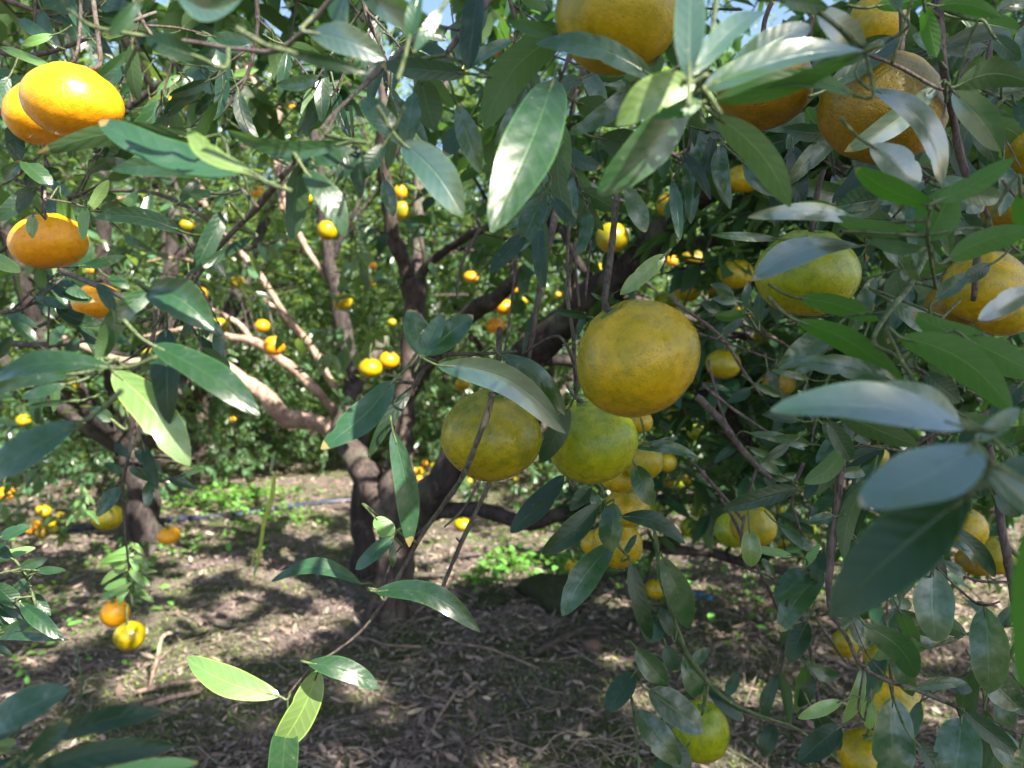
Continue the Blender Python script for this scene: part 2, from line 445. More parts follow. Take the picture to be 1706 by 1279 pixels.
def twig_mesh_np(a, b, r=0.0016):
    """thin three-sided twigs from a to b"""
    n = len(a)
    d = b - a; d /= np.linalg.norm(d, axis=1, keepdims=True) + 1e-9
    u = np.cross(d, np.array([0.3, 0.2, 0.93])); u /= np.linalg.norm(u, axis=1, keepdims=True) + 1e-9
    w = np.cross(d, u)
    V = np.zeros((n, 6, 3))
    for j in range(3):
        an = j * 2.094
        o = (u * math.cos(an) + w * math.sin(an)) * r
        V[:, j] = a + o; V[:, j + 3] = b + o * 0.5
    base = (np.arange(n) * 6)[:, None]
    F = np.concatenate([base + np.array(f)[None] for f in [(0, 1, 4, 3), (1, 2, 5, 4), (2, 0, 3, 5)]])
    return V.reshape(-1, 3), F
def prune_twigs(tw):
    a, b = tw
    k = np.ones(len(a), dtype=bool)
    for f in (0, .33, .66, 1): q = a + (b - a) * f; k &= ~(in_clear(q, .01) | in_lit_ray(q, .02))
    return k
def leafy(name, P, D, N_, Ls, mat, parent, origin, detail=1):
    v, f, uv, rd = leaves_np(P, D, N_, Ls, Ls * (0.40 + 0.12 * rng.random(len(P))), detail)
    me = mesh_np(name, v - np.array(tuple(origin)), f, mat, uv, rd)
    return link(name, me, parent)
# ---------------------------------------------------------------- what the photograph shows in the sun / unobstructed
MAIN = on_ground(648, 1030)
DM = (MAIN - CAM).dot(Vector((0, cp, sp)))
for x, y, r in [(745, 905, .17), (800, 935, .15), (715, 960, .10), (850, 950, .12), (480, 1050, .10), (430, 1075, .07), (300, 1105, .11), (520, 1045, .06),
                (250, 1120, .06), (400, 1000, .06), (330, 950, .07), (1240, 1150, .045), (1270, 1160, .03), (1085, 1170, .05), (1195, 1268, .05),
                (1540, 1190, .03), (100, 905, .09), (490, 890, .08), (560, 905, .06), (210, 1150, .04), (380, 940, .05), (450, 830, .25), (560, 800, .25), (1100, 900, .08), (880, 900, .08), (150, 1040, .05), (60, 1100, .04), (600, 1150, .03), (1020, 1100, .03), (470, 970, .05), (1210, 930, .05), (560, 1010, .05), (240, 1060, .05)]:
    LIT.append((on_ground(x, y), r * (1 if x > 690 and x < 900 else .88)))
for x, y, d, r in [(122, 172, .62, .06), (50, 195, .68, .05), (85, 403, .75, .055), (160, 500, 1.1, .05), (250, 700, .38, .05), (390, 1115, .55, .05), (490, 1200, .5, .045),
                   (600, 770, DM, .08), (640, 800, DM, .05), (430, 640, 2.9, .12), (380, 560, 2.9, .08), (440, 460, 3.0, .10), (500, 540, 3.0, .08), (330, 300, 3.0, .3), (200, 330, 2.6, .35),
                   (400, 180, 3, .3), (620, 500, 3.6, .4), (800, 420, 3.6, .4), (260, 450, 3.6, .35), (750, 700, 4.2, .4), (420, 780, 4.0, .4), (60, 560, 3.2, .35), (750, 150, 3.5, .4), (900, 300, 3.4, .3),
                   (840, 75, 1.3, .08), (688, 35, 1.6, .08), (293, 172, 1.6, .08), (360, 12, 1.4, .08), (205, 1040, 1.4, .08), (648, 600, 2.3, .08), (457, 576, 2.1, .06),
                   (700, 330, DM, .06), (830, 470, DM - .5, .05), (410, 130, 2.4, .08), (100, 650, .5, .03), (745, 1000, .8, .03), (1115, 440, .6, .02)]:
    LIT.append((at(x, y, d), r))
_lr = random.Random(77)
for i in range(300):
    x = _lr.uniform(-60, 940); y = _lr.uniform(60, 860); LIT.append((at(x, y, _lr.uniform(2.8, 5.2)), _lr.uniform(.03, .10)))
for i in range(130):
    x = _lr.uniform(940, 1700); y = _lr.uniform(100, 900); LIT.append((at(x, y, _lr.uniform(2.2, 5.0)), _lr.uniform(.025, .07)))
for i in range(22):
    LIT.append((on_ground(_lr.uniform(0, 620), _lr.uniform(880, 1110)), _lr.uniform(.02, .045)))
for x, y, r, d in [(645, 860, 95, 2.4), (650, 980, 80, 2.4), (600, 760, 60, 2.3), (680, 640, 40, 2.3), (685, 500, 40, 2.3), (650, 350, 30, 2.3), (430, 640, 60, 2.8), (500, 690, 60, 2.8), (350, 1000, 330, 3.0), (800, 950, 150, 3.0), (800, 1200, 500, 1.6),
                   (1000, 490, 50, 1.5), (1080, 420, 50, 1.4), (1150, 360, 45, 1.3), (900, 570, 55, 1.9), (430, 600, 18, 2.8), (760, 800, 60, 2.2),
                   (1180, 1050, 150, 2.0), (500, 850, 90, 3.4), (240, 870, 70, 2.9), (400, 850, 120, 3.4), (850, 850, 100, 2.4), (1400, 1150, 250, 1.6)]:
    CLEAR.append((x, y, r, d))

# ---------------------------------------------------------------- the ground
def build_ground():
    t = NT('ground')
    tc = t.n('ShaderNodeTexCoord').outputs['Object']
    n1 = t.noise(tc, 55, 8, 0.72, 0.6); n2 = t.noise(tc, 1.7, 5, 0.62); n3 = t.noise(tc, 260, 4, 0.7)
    n4 = t.noise(tc, 9, 4, 0.6)
    c = t.ramp(n1, [(0.26, (0.05, 0.038, 0.037)), (0.42, (0.15, 0.115, 0.11)), (0.58, (0.30, 0.235, 0.22)), (0.75, (0.50, 0.40, 0.36))])
    moss = t.ramp(t.math('ADD', t.math('MULTIPLY', n2, 0.6), t.math('MULTIPLY', n4, 0.45)), [(0.46, g(0)), (0.58, g(0.8))])
    mossc = t.ramp(n3, [(0.3, (0.028, 0.045, 0.012)), (0.7, (0.11, 0.15, 0.045))])
    c = t.mix(moss, c, mossc)
    p = t.n('ShaderNodeBsdfPrincipled'); t.l(c, p.inputs['Base Color'])
    p.inputs['Roughness'].default_value = 0.95; p.inputs['Specular IOR Level'].default_value = 0.15
    h = t.math('ADD', n1, t.math('MULTIPLY', n3, 0.4))
    t.l(t.bump(h, 1.0, 0.02), p.inputs['Normal']); t.l(p.outputs[0], t.out.inputs[0])
    xs = np.unique(np.concatenate([-np.geomspace(5.01, 600, 22), np.linspace(-5, 5, 170), np.geomspace(5.01, 600, 22)]))
    ys = np.unique(np.concatenate([-np.geomspace(4.01, 600, 20), np.linspace(-4, 8, 210), np.geomspace(8.01, 600, 22)]))
    X, Y = np.meshgrid(xs, ys)
    Z = np.array([ground_z(x, y) for x, y in zip(X.ravel(), Y.ravel())])
    V = np.stack([X.ravel(), Y.ravel(), Z], -1)
    nx = len(xs); i = (np.arange(len(ys) - 1)[:, None] * nx + np.arange(nx - 1)[None]).ravel()
    F = np.stack([i, i + 1, i + 1 + nx, i + nx], -1)
    o = link('ground', mesh_np('ground', V, [F], t.m)); tag(o, kind='structure')
build_ground()

def mossy(P):
    return (np.array([0.6 * mnoise.noise(Vector((p[0] * 1.6, p[1] * 1.6, 0.3))) + 0.5 * mnoise.noise(Vector((p[0] * 5, p[1] * 5, 4.3))) for p in P])
            + .38 * np.exp(-((P[:, 0] - .15) / .5) ** 2 - ((P[:, 1] - 2.1) / .45) ** 2) + .25 * np.exp(-((P[:, 0] + .9) / .5) ** 2 - ((P[:, 1] - 1.9) / .3) ** 2))
def bare(P, keep):
    return P[(mossy(P) < .12) | (rng.random(len(P)) < keep)]
def scatter_ground(n, y0=1.15, y1=6.5, power=1.5):
    """ground points inside the view wedge (a little wider), denser near"""
    r = y0 + (y1 - y0) * rng.random(n) ** power
    x = (rng.random(n) * 2 - 1) * (0.78 * r + 0.3)
    z = np.array([ground_z(a, b) for a, b in zip(x, r)])
    return np.stack([x, r, z], -1)
def litter_mat(name, stops, rough=0.8):
    t = NT(name)
    a = t.n('ShaderNodeAttribute', attribute_name='rnd').outputs['Fac']
    c = t.ramp(a, stops)
    nz = t.noise(t.n('ShaderNodeTexCoord').outputs['Object'], 160, 3)
    c = t.mix(t.math('MULTIPLY', nz, 0.5), c, (0.05, 0.038, 0.03, 1))
    p = t.n('ShaderNodeBsdfPrincipled'); t.l(c, p.inputs['Base Color'])
    p.inputs['Roughness'].default_value = rough; p.inputs['Specular IOR Level'].default_value = 0.3
    t.l(p.outputs[0], t.out.inputs[0]); return t.m
M['litter'] = litter_mat('dead_leaf', [(0.0, (0.10, 0.065, 0.052)), (0.3, (0.28, 0.19, 0.155)), (0.55, (0.46, 0.34, 0.28)), (0.8, (0.14, 0.115, 0.115)), (0.95, (0.56, 0.46, 0.38)), (1.0, (0.28, 0.27, 0.10))])
M['debris'] = litter_mat('dead_debris', [(0.0, (0.07, 0.055, 0.053)), (0.4, (0.24, 0.182, 0.155)), (0.7, (0.46, 0.36, 0.30)), (0.92, (0.12, 0.10, 0.10)), (1.0, (0.50, 0.46, 0.40))])
M['moss'] = litter_mat('moss_tuft', [(0.0, (0.06, 0.10, 0.028)), (0.6, (0.15, 0.20, 0.065)), (1.0, (0.27, 0.31, 0.11))])
M['weed'] = leaf_material('weed_leaf', (0.10, 0.22, 0.04), (0.14, 0.28, 0.06), (0.25, 0.60, 0.05), False, 0.3, 0.5, 0.4, veins=False)
M['stone'] = simple('stone', (0.32, 0.28, 0.25), 0.85, 0.4, 30)

def build_litter():
    P = bare(scatter_ground(14000), .35); n = len(P)
    ang = rng.random(n) * 6.283
    d = np.stack([np.cos(ang), np.sin(ang), (rng.random(n) - .5) * 0.5], -1)
    nn = np.stack([rng.normal(size=n) * .35, rng.normal(size=n) * .35, np.ones(n)], -1)
    L = 0.012 + 0.042 * rng.random(n) ** 1.6
    P[:, 2] += 0.004 + 0.012 * rng.random(n)
    v, f, uv, rd = leaves_np(P, d, nn, L, L * (0.18 + 0.25 * rng.random(n)), 1, bend=-0.25)
    tag(link('leaf_litter', mesh_np('leaf_litter', v, f, M['litter'], uv, rd)), kind='stuff', label='fallen brown dead leaves covering the orchard ground', cat='leaf litter')
    P = bare(scatter_ground(75000, 1.15, 5.0, 1.3), .3); n = len(P)
    ang = rng.random(n) * 6.283
    d = np.stack([np.cos(ang), np.sin(ang), (rng.random(n) - .45) * 0.7], -1)
    nn = np.stack([rng.normal(size=n) * .7, rng.normal(size=n) * .7, np.ones(n)], -1)
    L = 0.008 + 0.022 * rng.random(n)
    P[:, 2] += 0.002 + 0.008 * rng.random(n)
    v, f, uv, rd = leaves_np(P, d, nn, L, L * (0.12 + 0.5 * rng.random(n) ** 2), 0, bend=-0.3)
    tag(link('plant_debris', mesh_np('plant_debris', v, f, M['debris'], uv, rd)), kind='stuff', label='small crumbled leaf and bark debris on the soil', cat='debris')
    # dead twigs and straw
    P = scatter_ground(4500, 1.2, 5.0, 1.3); n = len(P)
    ang = rng.random(n) * 6.283; L = 0.05 + 0.16 * rng.random(n)
    P[:, 2] += 0.008
    m_ = P + np.stack([np.cos(ang) * L * .5, np.sin(ang) * L * .5, 0.012 + 0.02 * rng.random(n)], -1)
    an2 = ang + (rng.random(n) - .5) * 1.1
    e = m_ + np.stack([np.cos(an2) * L * .5, np.sin(an2) * L * .5, -0.015 * rng.random(n)], -1)
    v1, f1 = twig_mesh_np(P, m_, 0.0014); v2, f2 = twig_mesh_np(m_, e, 0.0011)
    rd = np.concatenate([np.repeat(rng.random(n), 6)] * 2)
    tag(link('fallen_straw', mesh_np('fallen_straw', np.concatenate([v1, v2]), [f1, f2 + len(v1)], M['debris'], None, rd)), kind='stuff', label='dry twigs and straw lying across the soil', cat='straw')
    # moss
    P = scatter_ground(110000, 1.2, 5.5, 1.2)
    P = P[mossy(P) > .06]; n = len(P)
    d = rnd_unit(n); d[:, 2] = np.abs(d[:, 2]) + 0.5
    L = 0.006 + 0.012 * rng.random(n)
    v, f, uv, rd = leaves_np(P, d, rnd_unit(n), L, L * 0.4, 0)
    tag(link('moss', mesh_np('moss', v, f, M['moss'], uv, rd)), kind='stuff', label='dull green moss patches between the dead leaves', cat='moss')
    # weeds: lit green patches
    Ps = []
    for x, y, r, q in [(845, 950, .10, 130), (800, 978, .08, 60), (400, 832, .3, 400), (340, 838, .25, 150), (930, 940, .25, 120), (1000, 960, .25, 200), (450, 870, .3, 200), (1260, 1000, .4, 120), (60, 1060, .3, 120), (240, 930, .25, 120), (1000, 880, .5, 250), (1350, 900, .6, 200), (180, 855, .4, 80)]:
        c = on_ground(x, y); a = rng.normal(size=(q, 2)) * r * .6
        Ps.append(np.stack([c.x + a[:, 0], c.y + a[:, 1], np.zeros(q)], -1))
    P = np.concatenate(Ps); P[:, 2] = [ground_z(a, b) + 0.01 + 0.05 * random.random() for a, b in P[:, :2]]
    n = len(P); d = rnd_unit(n); d[:, 2] = np.abs(d[:, 2]) * .5
    nn = rnd_unit(n) * .4; nn[:, 2] += 1
    L = 0.02 + 0.03 * rng.random(n)
    v, f, uv, rd = leaves_np(P, d, nn, L, L * 0.6, 1)
    tag(link('ground_weeds', mesh_np('ground_weeds', v, f, M['weed'], uv, rd)), kind='stuff', label='low bright green weeds in sunny patches of ground', cat='weeds')
build_litter()

def blob(name, p, sx, sy, sz, mat, seed, label, cat, group=None, sub=3):
    bm = bmesh.new(); bmesh.ops.create_icosphere(bm, subdivisions=sub, radius=1)
    for v in bm.verts:
        n = v.co.normalized()
        k = 1 + 0.28 * mnoise.noise(n * 1.6 + Vector((seed, 0, 0))) + 0.14 * mnoise.noise(n * 4 + Vector((0, seed, 0)))
        v.co = Vector((n.x * sx * k, n.y * sy * k, max(n.z * sz * k, -sz * .5)))
    for f in bm.faces: f.smooth = sub > 2
    me = bpy.data.meshes.new(name); bm.to_mesh(me); bm.free(); me.materials.append(mat)
    o = link(name, me, None, p); o.rotation_euler[2] = seed * 1.7
    return tag(o, label, cat, group)
p = on_ground(920, 1000); p.z += .02
M['clod'] = simple('mossy_clod', (0.035, 0.042, 0.022), 0.95, 0.5, 60, 0.1)
blob('soil_clod', p, .16, .10, .075, M['clod'], 1.3, 'dark mossy clod of earth behind the leaf litter, the big hump beside the sunny weeds', 'clod')
p = on_ground(818, 1008); p.z += .01
blob('soil_clod', p, .07, .05, .035, M['clod'], 2.3, 'small dark mossy clod between the trunk and the larger hump', 'clod')
p = on_ground(985, 1082); p.z += .01
blob('stone', p, .035, .03, .022, simple('brown_stone', (.16, .10, .08), .8, .4, 40), 3.1, 'rounded reddish brown stone just below the fallen branch', 'stone')
for i, (x, y, s, lb) in enumerate([
        (752, 1130, .007, 'whitish pebble lying on moss halfway between trunk foot and photo bottom'),
        (766, 1159, .008, 'round pale pebble just below another pebble on the moss'),
        (945, 1232, .011, 'flat bluish white chip among dark litter near the bottom'),
        (985, 1032, .012, 'pale chip in the litter just above the fallen branch'),
        (1265, 1034, .013, 'roundish white stone on the dark litter below the blue scrap'),
        (1282, 1060, .007, 'tiny white stone beside a larger white stone on dark litter'),
        (328, 1170, .008, 'pale grey pebble near the fallen sticks at lower left'),
        (1000, 1228, .006, 'small grey pebble in the central bottom litter')]):
    q = on_ground(x, y); q.z += s * .5
    blob('pebble', q, s, s * .8, s * .6, M['stone'], i + .5, lb, 'pebble', 'pebbles scattered on the litter', 2)

# blue irrigation pipe
def build_pipe():
    T = Tubes(); pts = []
    for x, y in [(-200, 905), (20, 892), (130, 884), (230, 873), (330, 866), (400, 860), (470, 849), (560, 838), (680, 830)]:
        q = on_ground(x, y); q.z = ground_z(q.x, q.y) + .012; pts.append(q)
    T.add(pts, [.015] * len(pts), 10)
    t = simple('blue_plastic', (0.014, 0.018, 0.05), 0.45, 0.25, 8, 0.5)
    tag(link('irrigation_pipe', T.mesh('irrigation_pipe', t)), 'blue plastic irrigation pipe lying along the ground behind the trees', 'pipe')
build_pipe()
# blue scrap
def build_scrap():
    q = on_ground(1172, 998)
    vs = []; 
    for i in range(9):
        for j in range(4):
            a = (i / 8 - .5) * .07; b = (j / 3 - .5) * .016
            vs.append((a, b + .012 * math.sin(i * .6), .012 + .008 * math.sin(i * 1.7 + j)))
    vs = np.array(vs); i = (np.arange(8)[:, None] * 4 + np.arange(3)[None]).ravel()
    F = np.stack([i, i + 4, i + 5, i + 1], -1)
    o = link('plastic_scrap', mesh_np('plastic_scrap', vs, [F], simple('sky_blue_plastic', (0.05, 0.34, 0.62), .4, .2, 30)), None, q)
    o.rotation_euler[2] = -.3; m = o.modifiers.new('thick', 'SOLIDIFY'); m.thickness = .0015
    tag(o, 'small bright blue scrap of plastic on the dark leaf litter', 'plastic scrap')
build_scrap()
# fallen branch and sticks
def ground_stick(name, pl, mat, label, cat='stick', group=None):
    T = Tubes(); pts = []; rr = []
    for x, y, w, h in pl:
        q = on_ground(x, y); q.z = ground_z(q.x, q.y) + h
        dd = (q - CAM).dot(Vector((0, cp, sp))); pts.append(q); rr.append(w * dd / FP / 2)
    T.add(pts, rr, 8, .25, len(pts))
    tag(link(name, T.mesh(name, mat)), label, cat, group)
ground_stick('fallen_branch', [(885, 1100, 12, .02), (930, 1078, 11, .025), (975, 1062, 11, .03), (1020, 1062, 8, .03), (1065, 1068, 6, .02), (1120, 1050, 5, .015)], M['bark'], 'grey brown fallen branch lying on the litter to the right of the trunk', 'branch')
ground_stick('dead_stick', [(225, 1165, 8, .02), (300, 1152, 7, .03), (370, 1140, 6, .015)], M['bark_tan_lit'], 'pale dead stick lying over litter beside the sunlit patch at lower left', group='dead sticks on the ground')
ground_stick('dead_stick', [(240, 1185, 9, .015), (290, 1172, 8, .02), (335, 1160, 6, .015)], M['bark_tan_lit'], 'short thick pinkish stick just under the longer pale stick', group='dead sticks on the ground')
ground_stick('dead_stick', [(955, 1060, 5, .02), (1010, 1048, 5, .025), (1090, 1040, 4, .015)], M['bark_dark'], 'thin dark stick lying right behind the fallen branch', group='dead sticks on the ground')
ground_stick('dead_stick', [(730, 1075, 3, .01), (810, 1090, 3, .02), (900, 1120, 3, .01)], M['bark_tan_lit'], 'long thin straw coloured stem curving over the moss in front of the trunk', group='dead sticks on the ground')
ground_stick('dead_stick', [(616, 1070, 3, .01), (650, 1085, 3, .02), (700, 1082, 3, .01)], M['bark_tan_lit'], 'thin curved dry stem close to the foot of the trunk', group='dead sticks on the ground')
ground_stick('dead_stick', [(705, 1250, 5, .01), (735, 1200, 5, .02), (760, 1165, 4, .02)], M['bark_tan_lit'], 'upright leaning straw coloured stem in the bottom middle litter', group='dead sticks on the ground')
hq = on_ground(248, 1148); hd = (hq - CAM).dot(Vector((0, cp, sp)))
HT = Tubes(); px_tube(HT, [(248, 1150, hd, 5), (256, 1118, hd, 5), (264, 1090, hd, 6), (268, 1066, hd + .02, 7), (276, 1056, hd + .03, 7), (286, 1055, hd + .03, 5)], 7, .3, 3)
tag(link('dead_stick', HT.mesh('dead_stick', M['bark_tan_lit'])), 'hooked dead stem standing up out of the ground near the two low oranges', 'stick', 'dead sticks on the ground')

# ---------------------------------------------------------------- trees
def seg_sprigs(lines, per_m, spread):
    """sprig centres scattered round polylines"""
    C = []; O = []
    for pl in lines:
        for a, b in zip(pl[:-1], pl[1:]):
            L = (b - a).length; n = max(1, int(L * per_m * (0.7 + .6 * random.random())))
            t = rng.random(n)[:, None]
            base = np.array(tuple(a)) * (1 - t) + np.array(tuple(b)) * t
            off = rng.normal(size=(n, 3)) * spread
            C.append(base + off); O.append(off / (np.linalg.norm(off, axis=1, keepdims=True) + 1e-6))
    return np.concatenate(C), np.concatenate(O)
def orchard_tree(x, y, h, r, label, seed, bark='bark', leafm='crown', per_m=60, detail=1, leaf=0.07, k=8, group=None, low=0.12, trunk_r=.06, px=None, prune=True):
    rs = random.Random(seed)
    base = Vector((x, y, ground_z(x, y) - .03))
    root = empty('citrus_tree', base)
    tag(root, label, 'tree', group)
    T = Tubes(); fork = base + Vector((rs.uniform(-.05, .05), 0, rs.uniform(.4, .6)))
    T.add([base, base + Vector((0.01, 0, .2)), fork], [trunk_r * 1.3, trunk_r, trunk_r * .9], 9, .3, seed)
    tm = T.mesh('trunk', M[bark], base); link('trunk', tm, root)
    lines = []; nl = 6
    for i in range(nl):
        an = i * 6.283 / nl + rs.uniform(-.4, .4); rr = r * rs.uniform(.65, 1.0); hh = h * rs.uniform(.5, 1.0)
        if i == 0: rr *= .2; hh = h
        e = base + Vector((math.cos(an) * rr, math.sin(an) * rr, hh))
        m1 = fork.lerp(e, .35) + Vector((math.cos(an) * .1, math.sin(an) * .1, -.05))
        m2 = fork.lerp(e, .7) + Vector((rs.uniform(-.1, .1), rs.uniform(-.1, .1), .08))
        T = Tubes(); T.add([fork - Vector((0, 0, .04)), m1, m2, e], [trunk_r * .75, trunk_r * .5, trunk_r * .3, .006], 7, .3, seed + i)
        lines.append([m1, m2, e])
        for j in range(5):
            s0 = rs.choice([m1.lerp(m2, rs.random()), m2.lerp(e, rs.random())])
            dd = Vector((math.cos(an) + rs.uniform(-1.1, 1.1), math.sin(an) + rs.uniform(-1.1, 1.1), rs.uniform(-.75, .6))).normalized()
            ln = rs.uniform(.35, .7) * r
            e2 = s0 + dd * ln; e2.z = max(e2.z, base.z + low)
            mm = s0.lerp(e2, .5) + Vector((0, 0, .05))
            T.add([s0, mm, e2], [trunk_r * .28, trunk_r * .16, .004], 5, .2, seed + j)
            lines.append([s0, mm, e2])
        link('limb', T.mesh('limb', M[bark], base), root)
    C, O = seg_sprigs(lines, per_m, .15)
    if low < .5:
        n = int(len(C) * .5); an = rng.random(n) * 6.283; rr = r * (.55 + .5 * rng.random(n)); zz = base.z + .12 + 1.3 * rng.random(n) ** 1.4
        rr *= .8 + .25 * np.sin(an * 3 + seed) * (zz < .6)
        o = np.stack([np.cos(an), np.sin(an), -.3 + 0 * an], -1)
        C = np.concatenate([C, np.stack([x + np.cos(an) * rr, y + np.sin(an) * rr, zz], -1)]); O = np.concatenate([O, o])
    C[:, 2] = np.maximum(C[:, 2], base.z + low * .8 + .1 * rng.random(len(C)))
    P, D, N_, Ls, tw = sprig_mass(C, O, k, leaf, .35, prune)
    leafy('crown', P, D, N_, Ls, M[leafm], root, base, detail)
    if detail:
        kp = prune_twigs(tw)
        v, f = twig_mesh_np(tw[0][kp], tw[1][kp], .0018)
        tag(link('twig_work', mesh_np('twig_work', v - np.array(tuple(base)), [f], M['bark_dark']), root), kind='stuff')
    return root

# -- the main tree: limbs traced as real tubes in depth
def main_tree():
    base = Vector(MAIN); base.z = ground_z(base.x, base.y) - .02
    root = empty('citrus_tree', base)
    tag(root, 'old forked citrus tree with thick dark trunk standing in the centre of the litter', 'tree')
    D = DM
    T = Tubes()
    px_tube(T, [(640, 1056, D, 90), (648, 1010, D, 72), (657, 950, D, 64), (659, 890, D, 61), (657, 830, D, 64), (664, 770, D - .02, 46), (672, 700, D - .03, 38), (680, 620, D - .03, 34), (687, 540, D - .03, 38), (690, 470, D - .04, 38)], 14, .32, 3)
    # root flare
    px_tube(T, [(645, 1000, D - .02, 40), (622, 1025, D - .03, 30), (590, 1046, D - .05, 16)], 8, .3, 5)
    link('trunk', T.mesh('trunk', M['bark'], base), root)
    limbs = [
        # left fork, sunlit
        [(650, 850, D, 55), (618, 800, D + .03, 50), (590, 760, D + .08, 42), (572, 720, D + .15, 34), (590, 650, D + .35, 26), (640, 560, D + .5, 18)],
        [(690, 490, D, 34), (672, 440, D - .05, 26), (652, 380, D - .1, 26), (645, 310, D - .15, 24), (637, 250, D - .2, 22), (640, 160, D - .25, 16), (610, 40, D - .2, 10), (590, -80, D, 8)],
        [(690, 480, D, 28), (696, 410, D + .1, 20), (700, 350, D + .2, 20), (700, 280, D + .3, 18), (730, 180, D + .4, 13), (760, 60, D + .5, 9)],
        [(692, 470, D - .05, 20), (720, 432, D - .1, 15), (770, 398, D - .2, 13), (830, 370, D - .3, 12), (900, 330, D - .4, 8)],
        [(680, 650, D, 34), (715, 598, D - .1, 32), (760, 545, D - .2, 32), (800, 512, D - .3, 30), (840, 485, D - .4, 28), (885, 440, D - .55, 22), (920, 360, D - .7, 16), (935, 280, D - .8, 12), (960, 150, D - .9, 9)],
        # the great limb rising to the right, towards the camera
        [(672, 880, D - .02, 66), (705, 835, D - .05, 60), (745, 785, D - .1, 56), (800, 715, D - .2, 54), (860, 625, D - .35, 54), (930, 545, D - .5, 54), (1005, 482, D - .65, 54), (1075, 420, D - .8, 50), (1140, 355, D - .95, 46), (1210, 288, D - 1.1, 40), (1290, 240, D - 1.2, 34), (1360, 190, D - 1.25, 28), (1440, 80, D - 1.3, 22), (1500, -80, D - 1.3, 16)],
        [(1075, 428, D - .8, 26), (1140, 412, D - .8, 24), (1210, 398, D - .82, 22), (1300, 402, D - .85, 20), (1400, 380, D - .9, 16), (1520, 330, D - .95, 12)],
        [(1000, 490, D - .6, 30), (1060, 500, D - .55, 24), (1160, 540, D - .5, 18), (1240, 558, D - .5, 16), (1330, 575, D - .5, 14), (1450, 600, D - .5, 12), (1600, 620, D - .4, 8)],
        # low horizontal limbs
        [(690, 870, D, 30), (740, 848, D - .05, 26), (800, 852, D - .1, 26), (880, 868, D - .12, 26), (960, 852, D - .1, 22), (1080, 832, D, 20), (1200, 830, D + .05, 18), (1350, 822, D + .1, 14), (1500, 810, D + .2, 10)],
        [(930, 860, D - .1, 14), (1010, 890, D - .15, 14), (1090, 912, D - .2, 16), (1190, 922, D - .2, 17), (1280, 945, D - .2, 15), (1400, 985, D - .2, 10)],
        [(1370, 200, D - 1.25, 14), (1365, 232, D - 1.3, 15), (1390, 270, D - 1.32, 16), (1425, 300, D - 1.3, 15), (1480, 380, D - 1.2, 13), (1500, 470, D - 1.1, 11), (1440, 560, D - 1.0, 8)],
        [(860, 620, D - .35, 24), (905, 600, D - .3, 20), (980, 610, D - .2, 16), (1080, 640, D, 13), (1160, 650, D, 12)],
        [(1170, 650, D - .9, 16), (1240, 730, D - .9, 14), (1290, 770, D - .85, 10), (1320, 830, D - .8, 8)],
        [(1005, 480, D - .65, 18), (960, 430, D - .6, 14), (905, 300, D - .5, 10), (880, 180, D - .4, 8)],
    ]
    lines = []
    for i, pl in enumerate(limbs):
        T = Tubes(); px_tube(T, pl, 12 if i in (0, 5) else 8, .3, i * 7)
        pts = [at(a, b, c) for a, b, c, _ in pl]
        rs = random.Random(i)
        # side shoots
        for j in range(3 + len(pl) // 2):
            q = rs.randrange(max(1, len(pl) // 2), len(pl)); s0 = pts[q - 1].lerp(pts[q], rs.random())
            if i == 0: break
            up = rs.uniform(-.5, .9)
            dd = Vector((rs.uniform(-1, 1), rs.uniform(-.6, 1), up)).normalized()
            ln = rs.uniform(.15, .4); e = s0 + dd * ln; m = s0.lerp(e, .5) + Vector((0, 0, .03))
            xx, yy, dp = proj_np(np.array([tuple(e)])); 
            if in_clear(np.array([tuple(e)]))[0] or dp[0] < .8: continue
            T.add([s0, m, e], [.007, .005, .002], 5, .2, j); lines.append([s0, m, e])
        link('limb', T.mesh('limb', M['bark_dark'] if i > 2 else M['bark'], base), root)
    C, O = seg_sprigs(lines, 26, .07)
    # the crown: regions of the spreading head (photo pixels + depth ranges)
    reg = [(-100, 1800, -380, 40, .95, 3.0, 760), (350, 900, -60, 220, 1.2, 2.6, 120), (900, 1800, 20, 320, 1.2, 2.8, 260), (1150, 1850, 300, 640, 1.35, 3.0, 330), (1180, 1850, 600, 850, 1.5, 3.0, 230),
           (1250, 1850, 850, 1000, 1.5, 2.6, 40), (650, 1150, 180, 420, 1.7, 2.8, 90), (1000, 1250, 520, 900, 2.0, 3.0, 70)]
    for x0, x1, y0, y1, d0, d1, n in reg:
        px_ = x0 + (x1 - x0) * rng.random(n); py_ = y0 + (y1 - y0) * rng.random(n); dd = d0 + (d1 - d0) * rng.random(n)
        c = at_np(px_, py_, dd); o = rnd_unit(n)
        C = np.concatenate([C, c]); O = np.concatenate([O, o])
    # head of the tree above the picture: what shades the ground
    n = 680; a = rnd_unit(n) * (rng.random(n) ** .4)[:, None]
    c = np.array([MAIN.x + .25, MAIN.y - .35, 2.75]) + a * np.array([2.0, 1.4, .75])
    C = np.concatenate([C, c]); O = np.concatenate([O, a])
    C = C[C[:, 2] > .28]; O = O[:len(C)]
    P, Dr, N_, Ls, tw = sprig_mass(C, O, 8, .075, .4)
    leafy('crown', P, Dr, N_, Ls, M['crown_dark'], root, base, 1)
    kp = prune_twigs(tw)
    v, f = twig_mesh_np(tw[0][kp], tw[1][kp], .0021)
    tag(link('twig_work', mesh_np('twig_work', v - np.array(tuple(base)), [f], M['bark_dark']), root), kind='stuff')
main_tree()

